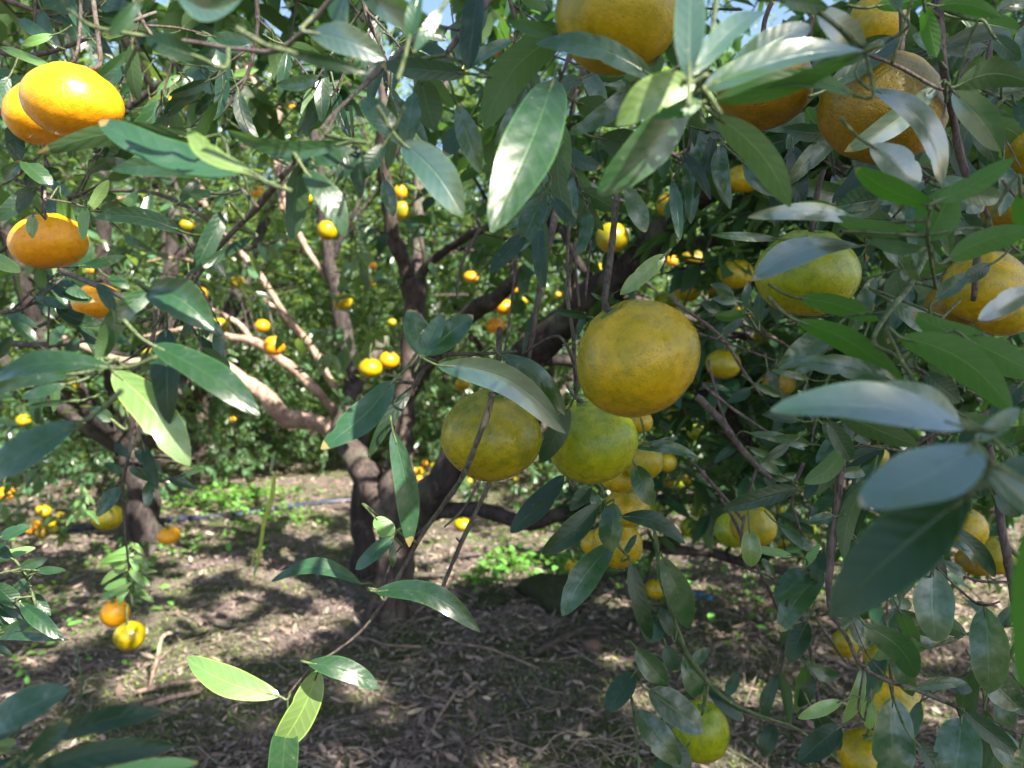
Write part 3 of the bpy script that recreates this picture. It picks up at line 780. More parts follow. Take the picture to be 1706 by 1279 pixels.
# -- the tree behind on the left with the pale sunlit limbs
def pale_tree():
    b = on_ground(600, 905); base = Vector(b)
    D = 3.0
    root = empty('citrus_tree', at(585, 700, D)); base = root.location.copy()
    tag(root, 'citrus tree with pale sunlit crossing limbs behind the main trunk', 'tree')
    T = Tubes()
    g0 = at(625, 900, D); 
    px_tube(T, [(612, 985, D + .05, 50), (606, 900, D, 40), (600, 800, D, 36), (592, 700, D, 34), (583, 600, D, 31), (568, 520, D, 27), (552, 440, D, 24), (535, 340, D, 18), (525, 240, D, 16), (500, 120, D, 10)], 11, .3, 4)
    link('trunk', T.mesh('trunk', M['bark_dark'], base), root)
    L_ = [[(575, 730, D - .05, 30), (530, 705, D - .1, 34), (475, 690, D - .15, 38), (430, 650, D - .2, 32), (370, 610, D - .2, 26), (290, 600, D - .2, 20), (200, 600, D - .2, 15), (100, 560, D - .2, 10)],
          [(560, 690, D, 24), (500, 625, D - .1, 24), (455, 590, D - .15, 24), (420, 568, D - .2, 22), (380, 560, D - .2, 17), (330, 545, D - .2, 12), (240, 560, D - .2, 8)],
          [(420, 568, D - .2, 16), (398, 540, D - .2, 14), (350, 515, D - .2, 10), (300, 500, D - .2, 8)],
          [(560, 650, D, 20), (520, 580, D, 20), (480, 530, D - .05, 18), (440, 470, D - .1, 18), (410, 430, D - .1, 16), (375, 395, D - .1, 15), (345, 350, D - .1, 14), (330, 300, D - .1, 12), (250, 160, D - .1, 9)],
          [(552, 470, D, 20), (515, 420, D + .05, 16), (480, 350, D + .1, 15), (462, 240, D + .1, 14), (440, 170, D + .1, 12), (400, 90, D + .1, 10), (370, 20, D, 8)],
          [(470, 350, D + .1, 14), (460, 250, D + .2, 16), (470, 160, D + .2, 14), (520, 60, D + .2, 12), (560, -30, D + .2, 10)],
          [(410, 215, D - .5, 22), (400, 150, D - .5, 22), (385, 100, D - .5, 20), (372, 60, D - .5, 14)],
          [(555, 430, D, 18), (575, 380, D, 12), (600, 330, D, 9), (640, 200, D, 6)],
          [(480, 530, D - .05, 10), (400, 470, D, 8), (300, 430, D, 7), (230, 440, D, 5)],
          [(345, 340, D, 10), (270, 320, D, 10), (200, 330, D, 7), (120, 350, D, 5)]]
    lines = []
    for i, pl in enumerate(L_):
        pl = [(a, b_, c_, w_ * (.85 if i == 0 else .66)) for a, b_, c_, w_ in pl]
        T = Tubes(); px_tube(T, pl, 9, .3, i * 3)
        pts = [at(a, b_, c) for a, b_, c, _ in pl]; rs = random.Random(i + 50)
        for j in range(4):
            q = rs.randrange(1, len(pl)); s0 = pts[q - 1].lerp(pts[q], rs.random())
            dd = Vector((rs.uniform(-1, .7), rs.uniform(-.3, 1), rs.uniform(-.4, 1))).normalized()
            e = s0 + dd * rs.uniform(.15, .4); m = s0.lerp(e, .5) + Vector((0, 0, .03))
            m = m + Vector((rs.uniform(-.05, .05), 0, rs.uniform(-.03, .05))); TS = Tubes(); TS.add([s0, m, e], [.005, .0035, .0015], 5, .2, j); link('side_branch', TS.mesh('side_branch', M['bark_dark'], base), root); lines.append([m, e])
        link('limb', T.mesh('limb', M['bark_tan_lit'] if i != 7 else M['bark_dark'], base), root)
    C, O = seg_sprigs(lines, 30, .09)
    reg = [(-150, 620, -250, 330, 2.0, 3.6, 560), (-120, 620, -150, 180, 1.2, 2.1, 110), (-80, 330, 200, 480, 1.7, 2.6, 60), (250, 720, 250, 700, 1.9, 2.7, 75), (-150, 420, 300, 520, 2.4, 3.8, 150), (-150, 330, 480, 760, 2.6, 4.0, 110), (400, 900, -100, 420, 3.0, 4.2, 240), (-100, 160, 650, 900, 2.4, 3.2, 50)]
    for x0, x1, y0, y1, d0, d1, n in reg:
        c = at_np(x0 + (x1 - x0) * rng.random(n), y0 + (y1 - y0) * rng.random(n), d0 + (d1 - d0) * rng.random(n))
        C = np.concatenate([C, c]); O = np.concatenate([O, rnd_unit(n)])
    n = 520; a = rnd_unit(n) * (rng.random(n) ** .4)[:, None]  # upper crown added overhead to shade the background foliage
    C = np.concatenate([C, np.array([-.8, 2.9, 3.0]) + a * np.array([1.9, 1.2, .5])]); O = np.concatenate([O, a])
    P, Dr, N_, Ls, tw = sprig_mass(C, O, 8, .065, .3)
    leafy('crown', P, Dr, N_, Ls, M['crown'], root, base, 1)
    kp = prune_twigs(tw)
    v, f = twig_mesh_np(tw[0][kp], tw[1][kp], .0021)
    tag(link('twig_work', mesh_np('twig_work', v - np.array(tuple(base)), [f], M['bark']), root), kind='stuff')
pale_tree()

q = on_ground(240, 915)
orchard_tree(q.x, q.y, 2.3, 1.0, 'low citrus tree with a short dark trunk beside the blue pipe', 21, 'bark_dark', 'crown', 34, 1, .06, 8, None, .75, .075)
orchard_tree(.25, 5.4, 3.5, 1.7, 'sunlit citrus tree seen through the fork of the main trunk', 31, 'bark', 'crown', 110, 1, .052, 11)
orchard_tree(-2.3, 5.5, 3.5, 1.7, 'sunlit round citrus tree behind the low tree, beyond the blue pipe', 32, 'bark', 'crown', 110, 1, .052, 11)
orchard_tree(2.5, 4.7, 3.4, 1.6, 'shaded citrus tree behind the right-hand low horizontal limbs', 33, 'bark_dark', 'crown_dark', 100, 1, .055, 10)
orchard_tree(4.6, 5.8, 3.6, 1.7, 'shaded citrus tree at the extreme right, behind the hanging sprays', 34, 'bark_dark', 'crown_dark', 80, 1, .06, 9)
orchard_tree(-4.6, 6.0, 3.6, 1.7, 'citrus tree at the extreme left, deep behind the foliage', 35, 'bark', 'crown', 110, 1, .052, 11)
grp = 'citrus trees in the back rows'
for i, (x, y, h, lb) in enumerate([(-6.2, 9.4, 4.3, 'first tree of the back row counted from the left edge'), (-3.4, 9.0, 4.2, 'second tree of the back row counted from the left edge'),
        (-.9, 9.4, 4.0, 'third tree of the back row, left of the main trunk line'), (1.7, 9.0, 4.2, 'fourth tree of the back row, right of the main trunk line'),
        (4.3, 9.3, 4.3, 'fifth tree of the back row, behind the shaded right-hand tree'), (7.0, 9.2, 4.3, 'sixth tree of the back row, at its right end')]):
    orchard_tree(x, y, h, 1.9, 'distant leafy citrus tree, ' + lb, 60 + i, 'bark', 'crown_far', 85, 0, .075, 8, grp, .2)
def far_mass():
    n = 13000
    x = (rng.random(n) * 2 - 1) * 17; y = 12.5 + 5 * rng.random(n); z = .1 + 5.2 * rng.random(n) ** 1.1
    C = np.stack([x, y, z], -1)
    P, D, N_, Ls, tw = sprig_mass(C, rnd_unit(n), 7, .12, .3, False)
    v, f, uv, rd = leaves_np(P, D, N_, Ls, Ls * .5, 0)
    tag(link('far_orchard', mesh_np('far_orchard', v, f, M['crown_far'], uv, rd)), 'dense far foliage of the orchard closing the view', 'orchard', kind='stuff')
far_mass()

# -- unseen tree added behind the camera's right shoulder: its crown shades the near branches
def shade_tree():
    bx, by = 3.3, -2.7
    base = Vector((bx, by, ground_z(bx, by)))
    root = empty('citrus_tree', base); tag(root, 'tall citrus tree added unseen behind the viewpoint to shade the near branches', 'tree')
    T = Tubes(); T.add([base, base + Vector((.05, .05, .8)), base + Vector((-.05, .1, 1.8)), base + Vector((-.1, .15, 4.4))], [.14, .12, .10, .03], 12, .3, 9)
    link('trunk', T.mesh('trunk', M['bark'], base), root)
    n = 4200; a = rnd_unit(n) * (rng.random(n) ** .45)[:, None]
    c = np.array([2.9, -2.4, 4.7]) + a * np.array([2.5, 1.8, 1.1])
    P, Dr, N_, Ls, tw = sprig_mass(c, a, 9, .09, .35)
    # clumps added on sun rays to keep chosen leaves and fruit in shade
    q = np.concatenate([np.array(tuple(at(x, y, d) + SUN * 6.3)) + rng.normal(size=(45, 3)) * .22 for x, y, d in [(870, 250, .32), (1090, 180, .27), (1500, 230, .4), (1060, 600, .42), (640, 110, .3)]])
    keep_ = LIT[:]; LIT[:] = [(p_, r_ + .05) for p_, r_ in keep_ if (p_ - CAM).length < 1.0]
    P2, D2, N2, L2, _ = sprig_mass(q, rnd_unit(len(q)), 9, .09, .35, True); LIT[:] = keep_
    P = np.concatenate([P, P2]); Dr = np.concatenate([Dr, D2]); N_ = np.concatenate([N_, N2]); Ls = np.concatenate([Ls, L2])
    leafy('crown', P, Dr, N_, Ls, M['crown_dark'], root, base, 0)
    T = Tubes(); s0 = base + Vector((-.05, .1, 1.8))
    for i in range(14):
        e = Vector(c[i]); T.add([s0, s0.lerp(e, .5) + Vector((0, 0, .1)), e], [.05, .03, .006], 6, .2, i)
    link('limb', T.mesh('limb', M['bark'], base), root)
shade_tree()
# ---------------------------------------------------------------- fruit
def fruit_mesh(name, mat, rad, squash, seed, seg=40, ring=26):
    vs = []; 
    for i in range(ring + 1):
        th = math.pi * i / ring
        for j in range(seg):
            ph = 2 * math.pi * j / seg
            r = 1 + .012 * math.cos(10 * ph + seed) * math.sin(th) ** 2 * (math.cos(th) ** 2)
            z = math.cos(th)
            x = math.sin(th)
            z_ = z * squash
            z_ -= .10 * math.exp(-(x / .20) ** 2) * (1 if z > 0 else -.7)     # dimples at stalk and bottom
            z_ += .05 * math.exp(-((x - .33) / .14) ** 2) * (1 if z > 0 else 0)
            n = Vector((x * math.cos(ph), x * math.sin(ph), z_))
            k = r * (1 + .035 * mnoise.noise(n * 1.3 + Vector((seed * 3.1, 0, 0))) + .012 * mnoise.noise(n * 4 + Vector((0, seed, 0))))
            vs.append(n * k * rad)
    F = []
    for i in range(ring):
        for j in range(seg):
            F.append((i * seg + j, (i + 1) * seg + j, (i + 1) * seg + (j + 1) % seg, i * seg + (j + 1) % seg))
    return mesh_np(name, np.array([tuple(v) for v in vs]), [np.array(F)], mat)
def calyx_mesh(rad):
    T = Tubes(); r0 = rad * .23
    vs = [(0, 0, rad * .03)]; n = 15
    for j in range(n):
        an = 2 * math.pi * j / n; rr = r0 * (1.25 if j % 3 == 0 else .7)
        vs.append((math.cos(an) * rr, math.sin(an) * rr, -rad * .015))
    F = [(0, 1 + j, 1 + (j + 1) % n) for j in range(n)]
    vs += [(x, y, z - rad * .03) for x, y, z in vs[1:]]
    Q = [(1 + j, 1 + n + j, 1 + n + (j + 1) % n, 1 + (j + 1) % n) for j in range(n)]
    return mesh_np('calyx', np.array(vs), [np.array(F), np.array(Q)], M['calyx'], smooth=False)
FR_CACHE = {}
def tangerine(x, y, wpx, kind, label, d=None, sq=.86, tilt=0., lean=.25, stalk=None, group='tangerines hanging on the tree', real=None, sw=1.0, seed=None):
    """x, y, width in photo px; tilt: stalk end leans in the picture (+ = to the right), lean: towards the camera"""
    seed = seed if seed is not None else (x * 7 + y * 13) % 97
    if d is None: d = (real or .066) * FP / wpx
    rad = wpx * d / FP / 2
    c = at(x, y, d)
    small = wpx < 70
    me = fruit_mesh('tangerine', M[kind], rad, sq, seed, 22 if small else 44, 14 if small else 30)
    o = link('tangerine', me, None, c)
    zax = Vector((math.sin(tilt), -lean, math.cos(tilt))).normalized()
    xax = Vector((1, 0, 0)); yax = zax.cross(xax).normalized(); xax = yax.cross(zax)
    o.rotation_euler = Matrix((xax, yax, zax)).transposed().to_euler()
    tag(o, label, 'tangerine', group)
    if wpx >= 22:
        ca = link('calyx', calyx_mesh(rad), o, (0, 0, rad * (sq - .03)))
        T = Tubes(); 
        inv = Matrix((xax, yax, zax)) 
        top = Vector((0, 0, rad * (sq - .02)))
        if stalk: 
            q = [inv @ (at(sx, sy, sd) - c) for sx, sy, sd in stalk]
        else:
            up = inv @ Vector((random.uniform(-.25, .25), .2, 1)).normalized()
            q = [top + (up + Vector((0, 0, .6))) * rad * .5, top + up * rad * 1.3]
        T.add([top] + q, [rad * .055 * sw] * (len(q) + 1), 6, .15, seed)
        link('stalk', T.mesh('stalk', M['twig'] if wpx > 100 else M['twig_green']), o)
    return o
TG = tangerine
TG(1062, 597, 212, 'golden', 'big golden tangerine with a waxy shine, hanging highest of the three in the middle cluster', real=.072, sq=.88, tilt=-.55, lean=.12, stalk=[(1008, 500, .425), (1016, 430, .44), (1030, 300, .46)])
TG(820, 725, 169, 'olive', 'olive green tangerine with a twig crossing its front, beside the trunk', real=.070, sq=.88, tilt=.1, lean=.25)
TG(987, 735, 151, 'green', 'yellow green tangerine tucked under the big golden one', d=.56, sq=.92, tilt=-.25, lean=.15, stalk=[(958, 660, .57), (945, 640, .58)])
TG(1030, 18, 208, 'turning', 'huge blurred yellow tangerine with orange bottom cut by the top edge', d=.36, sq=.95, tilt=.0, lean=-.1)
TG(1275, 146, 152, 'rusty', 'brown orange tangerine half hidden under two pale leaves near the top', d=.50, sq=.84, lean=-.35)
TG(1467, 184, 202, 'rusty', 'big coarse-skinned orange tangerine behind crossed blue grey leaves', d=.47, sq=.86, tilt=.25, lean=.2)
TG(1344, 456, 166, 'green', 'yellow green tangerine half covered by a pale blue leaf on top', d=.53, sq=.84, lean=.2, seed=11)
TG(1640, 478, 128, 'golden', 'pale yellow tangerine behind the vertical branch at the right, upper of a touching pair', d=.66, sq=.95)
TG(1672, 515, 100, 'golden', 'pale yellow tangerine at the right, lower of a touching pair behind the branch', d=.70, sq=.9)
TG(1590, 510, 90, 'rusty', 'orange brown tangerine in shade just left of the touching yellow pair', d=.74, sq=.85)
TG(1722, 245, 90, 'golden', 'yellow tangerine cut by the right edge of the photo', d=.6, sq=1.0)
TG(1690, 350, 95, 'rusty', 'dull orange tangerine in deep shade low beside the cut yellow one', d=.75, sq=.85)
TG(1462, 40, 95, 'golden', 'yellow tangerine behind thin twigs at the top above the coarse-skinned one', d=.8, sq=1.05)
TG(1458, 78, 70, 'rusty', 'small shaded orange tangerine directly under the yellow one at the top', d=.85, sq=.8)
TG(122, 171, 151, 'orange', 'large glossy orange tangerine hanging on a purple stalk, front one of the top pair', d=.60, sq=.78, tilt=.15, lean=.15, stalk=[(164, 110, .60), (163, 60, .61), (152, -20, .62)])
TG(68, 190, 112, 'orange', 'orange tangerine squeezed behind the large glossy one, showing on its left side', d=.68, sq=.88, tilt=-.2, stalk=[(124, 100, .67), (135, -10, .68)], lean=.1)
TG(12, 165, 62, 'orange', 'shaded orange tangerine at the far left edge behind the top pair', d=.9, sq=.95)
TG(82, 403, 118, 'orange', 'bright orange tangerine with a leaf hanging over its left shoulder and leaf shadows on it', d=.72, sq=.76, tilt=-.1, lean=.1)
TG(162, 502, 78, 'orange', 'sunlit orange tangerine partly behind a dark twig, below the one with leaf shadows', d=1.0, sq=.72)
TG(333, 492, 27, 'orange', 'small bright orange tangerine beside the folded grey leaf', real=.055, sq=1.05)
TG(364, 543, 34, 'turning', 'yellow green tangerine hanging just above the pale forked limb', sq=.8)
TG(437, 543, 25, 'orange', 'small dim orange tangerine right above the orange one by the pale limb', sq=.85)
TG(457, 576, 36, 'orange', 'orange tangerine resting against the bend of the pale limb', sq=.9)
TG(545, 384, 34, 'golden', 'yellow tangerine under the blue grey leaf tip near the dark limb', sq=1.0)
TG(571, 502, 32, 'golden', 'yellow tangerine touching the dark trunk behind, beside its fork', sq=.9)
TG(648, 600, 34, 'orange', 'bright yellow orange tangerine hard by the left side of the main trunk, upper of two', sq=.85)
TG(617, 613, 40, 'golden', 'yellow tangerine half hidden by a leaf, lower of two by the main trunk', sq=.8)
TG(670, 352, 28, 'turning', 'yellow green tangerine wedged between the two upper stems of the main trunk', sq=1.2)
TG(667, 320, 22, 'orange', 'small orange tangerine directly above the green one between the stems', sq=1.1)
TG(840, 512, 32, 'orange', 'orange tangerine just under the cut stub of the rising limb, upper one', sq=.85)
TG(826, 542, 34, 'orange', 'orange tangerine just under the cut stub of the rising limb, lower one', sq=.75)
TG(855, 480, 20, 'orange', 'small orange tangerine in sun beside the limb stub', sq=.85)
TG(838, 76, 46, 'orange', 'brilliant yellow orange tangerine against the white sky near the top', real=.06, sq=.9)
TG(690, 36, 40, 'orange', 'blurred orange tangerine near the top edge left of the sky gap', real=.06, sq=.8)
TG(360, 12, 40, 'orange', 'bright orange tangerine at the top edge above the curled leaf', real=.06, sq=.8)
TG(293, 174, 40, 'orange', 'sunlit orange tangerine half hidden by green leaves right of the top pair', sq=.8)
TG(205, 255, 32, 'orange', 'small bright tangerine just under the long grey leaf at upper left', sq=.7)
TG(430, 320, 22, 'orange', 'tiny orange tangerine on the pale limb just below the long leaves', sq=1.0)
TG(490, 180, 17, 'orange', 'tiny bright tangerine among sunny leaves above the grey leaves', sq=.8)
TG(785, 461, 26, 'orange', 'bright yellow orange tangerine behind the thin hanging twigs', sq=.7)
TG(1020, 396, 56, 'turning', 'yellow green tangerine behind the thick twig left of the great limb', sq=.9)
TG(1118, 341, 50, 'golden', 'yellow orange tangerine peeping over the upper side of the great limb', sq=.85)
TG(1240, 298, 62, 'golden', 'yellow orange tangerine behind the thin stem at the end of the great limb', sq=.75)
TG(1208, 275, 36, 'golden', 'small bright tangerine wedge above the end of the great limb', sq=1.1)
TG(1370, 345, 30, 'rusty', 'dim orange tangerine above the pale blue leaf at the right', sq=.8)
TG(1225, 456, 62, 'turning', 'olive yellow tangerine hanging alone in the dark gap under the great limb', sq=.8, seed=4)
TG(1155, 430, 42, 'rusty', 'dim orange tangerine hidden under the side limb', sq=.6)
TG(1118, 434, 22, 'orange', 'tiny sunlit orange tangerine touching the underside of the great limb', sq=.8)
TG(1145, 482, 48, 'turning', 'yellow green tangerine just above the big golden one, partly behind twigs', sq=.85)
TG(1110, 503, 42, 'green', 'green tangerine peeping from behind the big golden one at its top', sq=.9)
TG(1205, 606, 58, 'turning', 'dark olive tangerine in shade right of the big golden one', sq=.84, seed=7)
TG(1175, 640, 44, 'rusty', 'dim brown orange tangerine touching the shaded olive one from below', sq=.9)
TG(1298, 637, 54, 'rusty', 'orange brown tangerine with a pale leaf across its top, in the dark right side', sq=.88)
TG(1132, 688, 44, 'turning', 'small olive tangerine right below the big golden one', sq=.8)
TG(1066, 702, 44, 'golden', 'small yellow tangerine squeezed between the golden and the green one', d=.8, sq=.9)
TG(1072, 768, 66, 'turning', 'olive orange tangerine behind the yellow green one, with a dark leaf over it', d=.75, sq=1.0)
TG(1030, 795, 60, 'golden', 'dull orange tangerine just below the yellow green one, mostly hidden', d=.78, sq=.8)
TG(1045, 845, 76, 'golden', 'warm yellow tangerine in the column below the green one, middle of the stack', d=.82, sq=.85)
TG(1028, 905, 84, 'golden', 'yellow orange tangerine behind the spray of dark leaves, lowest of the stack', d=.86, sq=.95)
TG(990, 905, 46, 'golden', 'small yellow tangerine showing left of the lowest one in the stack', d=.95, sq=.95)
TG(955, 946, 28, 'golden', 'small pale yellow tangerine left of the hanging spray near the ground', sq=.9)
TG(1092, 981, 34, 'golden', 'small yellow orange tangerine between two hanging leaves', sq=.95)
TG(1255, 876, 76, 'turning', 'yellow green tangerine with a curved twig across it, low in the right half', d=.95, sq=.9, seed=2)
TG(1222, 882, 64, 'green', 'green tangerine hidden behind the yellow green one with the twig', d=1.05, sq=.9)
TG(1150, 878, 34, 'green', 'small round green tangerine above the low horizontal limb', sq=1.0)
TG(1165, 848, 28, 'green', 'small green tangerine just above another round green one', sq=.9)
TG(1190, 846, 24, 'golden', 'small bright yellow tangerine on the low horizontal limb', sq=.7)
TG(1608, 882, 68, 'golden', 'yellow tangerine with a dark leaf over its lower half beside the huge dark leaf', d=.8, sq=1.05, seed=5)
TG(1660, 925, 62, 'turning', 'yellow tangerine behind the vertical stem near the right edge', d=.85, sq=1.0)
TG(1625, 935, 60, 'rusty', 'brownish tangerine in shade below the leaf-covered yellow one', d=.9, sq=.7)
TG(1168, 1218, 92, 'green', 'glossy yellow green tangerine low by the ground with leaves over its left half', d=.85, sq=1.12, seed=3)
TG(1478, 1170, 108, 'golden', 'yellow tangerine low at the right, behind a pointed leaf and a white-lit leaf', d=.82, sq=.84, seed=8)
TG(1440, 1258, 88, 'golden', 'yellow tangerine at the bottom edge under the low yellow one', d=.85, sq=.9)
TG(1468, 1100, 56, 'turning', 'olive tangerine behind the grey leaf above the low yellow one', d=.9, sq=.9)
TG(1408, 1072, 42, 'turning', 'narrow slice of olive tangerine beside the thin stems in the lower right', d=1.0, sq=1.2)
TG(1695, 1290, 80, 'golden', 'yellow tangerine top peeping over the bottom right corner', d=.8, sq=.9)
TG(1607, 1032, 28, 'golden', 'small yellow tangerine between two large hanging dark leaves', sq=.9)
TG(1275, 972, 26, 'turning', 'small olive tangerine beside the heart-shaped leaf', sq=1.1)
TG(192, 1021, 46, 'orange', 'orange tangerine hanging close to the ground, upper of the low pair at lower left', real=.06, sq=.98)
TG(216, 1059, 50, 'golden', 'bright yellow tangerine, lower of the low pair at lower left', real=.06, sq=.92)
TG(281, 892, 37, 'orange', 'flat orange tangerine low in front of the dark trunk by the blue pipe', real=.06, sq=.72)
TG(180, 862, 50, 'turning', 'olive tangerine with an orange cheek hanging by the low tree', real=.065, sq=.8)
TG(770, 873, 28, 'golden', 'yellow tangerine under the low limb just right of the trunk', sq=.7)
TG(10, 822, 26, 'orange', 'small orange tangerine on the left edge above the clump of fruit', sq=.9)
TG(312, 375, 26, 'turning', 'dull yellow tangerine among leaves left of the dark folded leaf', sq=.85)
TG(1137, 240, 16, 'orange', 'tiny bright tangerine in the sky gap below the bright round leaf', sq=.9)
TG(1535, 432, 42, 'rusty', 'orange brown tangerine slice above the dark stem at the right', d=.9, sq=.7)
TG(1240, 800, 26, 'turning', 'small olive tangerine under twigs left of the vertical dark stem', sq=.9)
TG(1290, 845, 34, 'green', 'small green tangerine among tangled twigs above the leaf beside the curved twig fruit', sq=.9)
TG(1460, 760, 40, 'turning', 'dim olive tangerine between the upright stem and the huge blurred leaves', d=1.2, sq=.9)
TG(1345, 880, 30, 'green', 'small green tangerine beside the small leaves left of the upright stem', d=1.6, sq=.9)
TG(1110, 770, 36, 'turning', 'small olive tangerine right of the stacked column at its top', d=1.5, sq=.9)
TG(1190, 480, 30, 'turning', 'small yellow tangerine between two larger ones under the great limb', d=1.8, sq=.85)
TG(1270, 560, 30, 'turning', 'small shaded tangerine above the orange brown one in the dark right side', d=1.9, sq=.85)
TG(1560, 1010, 26, 'green', 'small green tangerine behind the broad drooping leaf near the stem fork', d=1.3, sq=.9)
for x_, y_, w_, k_, l_ in [
    (250, 590, 26, 'turning', 'small olive fruit on the pale limb, left of its bend'), (300, 330, 22, 'orange', 'small orange fruit among leaves above the fine arching twig'),
    (395, 470, 24, 'golden', 'small yellow fruit between the two crossing pale limbs'), (510, 330, 24, 'golden', 'small yellow fruit left of the dark trunk behind, high up'),
    (615, 470, 22, 'golden', 'small yellow fruit in the gap between both trunks'), (745, 300, 24, 'golden', 'small yellow fruit right of the upper trunk stems'), (770, 640, 26, 'golden', 'small yellow fruit above the arching long leaf'),
    (905, 590, 28, 'turning', 'small olive fruit in the crook of the great limb'), (1000, 450, 26, 'golden', 'small yellow fruit just over the great limb left of the fruit stalk'), (1075, 365, 30, 'turning', 'small olive fruit above the middle of the great limb'),
    (1190, 560, 34, 'turning', 'olive fruit between the big golden one and the shaded olive one'), (1240, 520, 30, 'golden', 'small yellow fruit under the lone olive yellow one'), (1330, 700, 30, 'golden', 'small yellow fruit left of the top of the upright stem'),
    (1210, 740, 30, 'turning', 'small olive fruit behind the thick descending grey twig'), (1260, 700, 26, 'green', 'small green fruit in the dark among grey twigs'), (1160, 720, 30, 'green', 'small green fruit under the small olive one below the golden fruit'),
    (1300, 900, 30, 'turning', 'small olive fruit right of the curved twig fruit'), (1090, 850, 32, 'green', 'small green fruit right of the stacked column'), (560, 350, 20, 'golden', 'small yellow fruit under the blue grey leaf beside the thin dark stem'),
    (120, 640, 24, 'turning', 'small olive fruit behind the long grey leaves at the left'), (40, 700, 24, 'golden', 'small yellow fruit low at the left behind the blurred leaf'), (350, 640, 22, 'golden', 'small yellow fruit beneath the pale sunlit limb at the left')]:
    TG(x_, y_, w_, k_, l_, sq=.88, real=.058)
# far specks: nothing tells them apart within their clump
def specks(pts, d, kinds, label, group):
    for i, (x, y, w) in enumerate(pts):
        TG(x + 2 * math.sin(i * 5), y + 3 * math.cos(i * 3), w * (.72 + .5 * ((i * 37) % 10) / 10), kinds[i % len(kinds)], label if isinstance(label, str) else label[i], d=d + .1 * (i % 3), sq=.88, group=group)
specks([(690, 780, 15), (702, 788, 15), (716, 790, 13), (697, 800, 16), (712, 803, 13), (722, 778, 12), (690, 815, 13), (800, 795, 12), (780, 800, 13), (706, 772, 12), (860, 798, 12), (765, 792, 12)], 4.3, ['orange', 'golden', 'turning'],
       'tiny far orange tangerine in the sunny clump low beyond the main trunk', 'far tangerines beyond the trunk')
specks([(60, 872, 22), (76, 855, 20), (84, 868, 20), (98, 862, 18), (68, 885, 18), (52, 884, 18), (92, 880, 18), (70, 850, 16)], 3.2, ['orange', 'golden', 'golden', 'turning', 'rusty'],
       'small orange tangerine in the dense clump at the left edge just above the blue pipe', 'clump of tangerines above the pipe')
specks([(1100, 800, 24), (1118, 805, 24), (1138, 806, 22), (1108, 780, 18), (1145, 798, 20), (1375, 830, 20), (1020, 990, 26), (1045, 985, 22)], 3.0, ['turning', 'golden', 'green'],
       ['small far olive fruit beyond the low limbs, first of a row of three', 'small far yellow fruit beyond the low limbs, middle of a row of three', 'small far green fruit beyond the low limbs, last of a row of three', 'small far olive fruit just above the row of three beyond the limbs',
        'small far yellow fruit touching the end of the row of three', 'small far green fruit beside the upright dark stem low down', 'small far olive fruit behind the hanging spray near the ground', 'small far yellow fruit behind the hanging spray near the ground'], 'far tangerines beyond the low limbs')
specks([(595, 605, 22), (655, 540, 14), (560, 470, 16), (240, 330, 14), (620, 440, 12), (1160, 240, 14), (1125, 232, 12), (770, 120, 14), (765, 105, 12), (905, 300, 14), (930, 490, 14), (875, 500, 14), (975, 510, 14), (505, 150, 14), (150, 450, 16), (1240, 690, 14), (390, 700, 12)], 3.1, ['orange', 'golden'],
       ['small tangerine peeping out left of the pair beside the main trunk', 'tiny bright tangerine speck above the pair beside the main trunk', 'tiny tangerine just above the one touching the dark trunk behind',
        'tiny tangerine in sunny leaves between the top orange pair and the pale limbs', 'tiny tangerine in the leaves left of the upper trunk stem', 'tiny bright speck of fruit in the gap under the round bright leaf',
        'second tiny speck of fruit in the gap under the round bright leaf', 'tiny tangerine in the sky gap below the brilliant one, lower of two', 'tiny tangerine in the sky gap below the brilliant one, upper of two',
        'tiny tangerine behind the tip of the large drooping bluish leaf', 'tiny tangerine right of the dangling dark stems', 'tiny tangerine behind the dangling dark stems by the limb stub', 'tiny tangerine between dangling stems and the golden fruit',
        'tiny tangerine speck above the long grey leaves, among sunny leaves', 'tiny tangerine above the sunlit orange one behind the dark twig', 'tiny tangerine behind the descending grey twigs at the right', 'tiny tangerine below the pale sunlit limb'], 'scattered far tangerines')

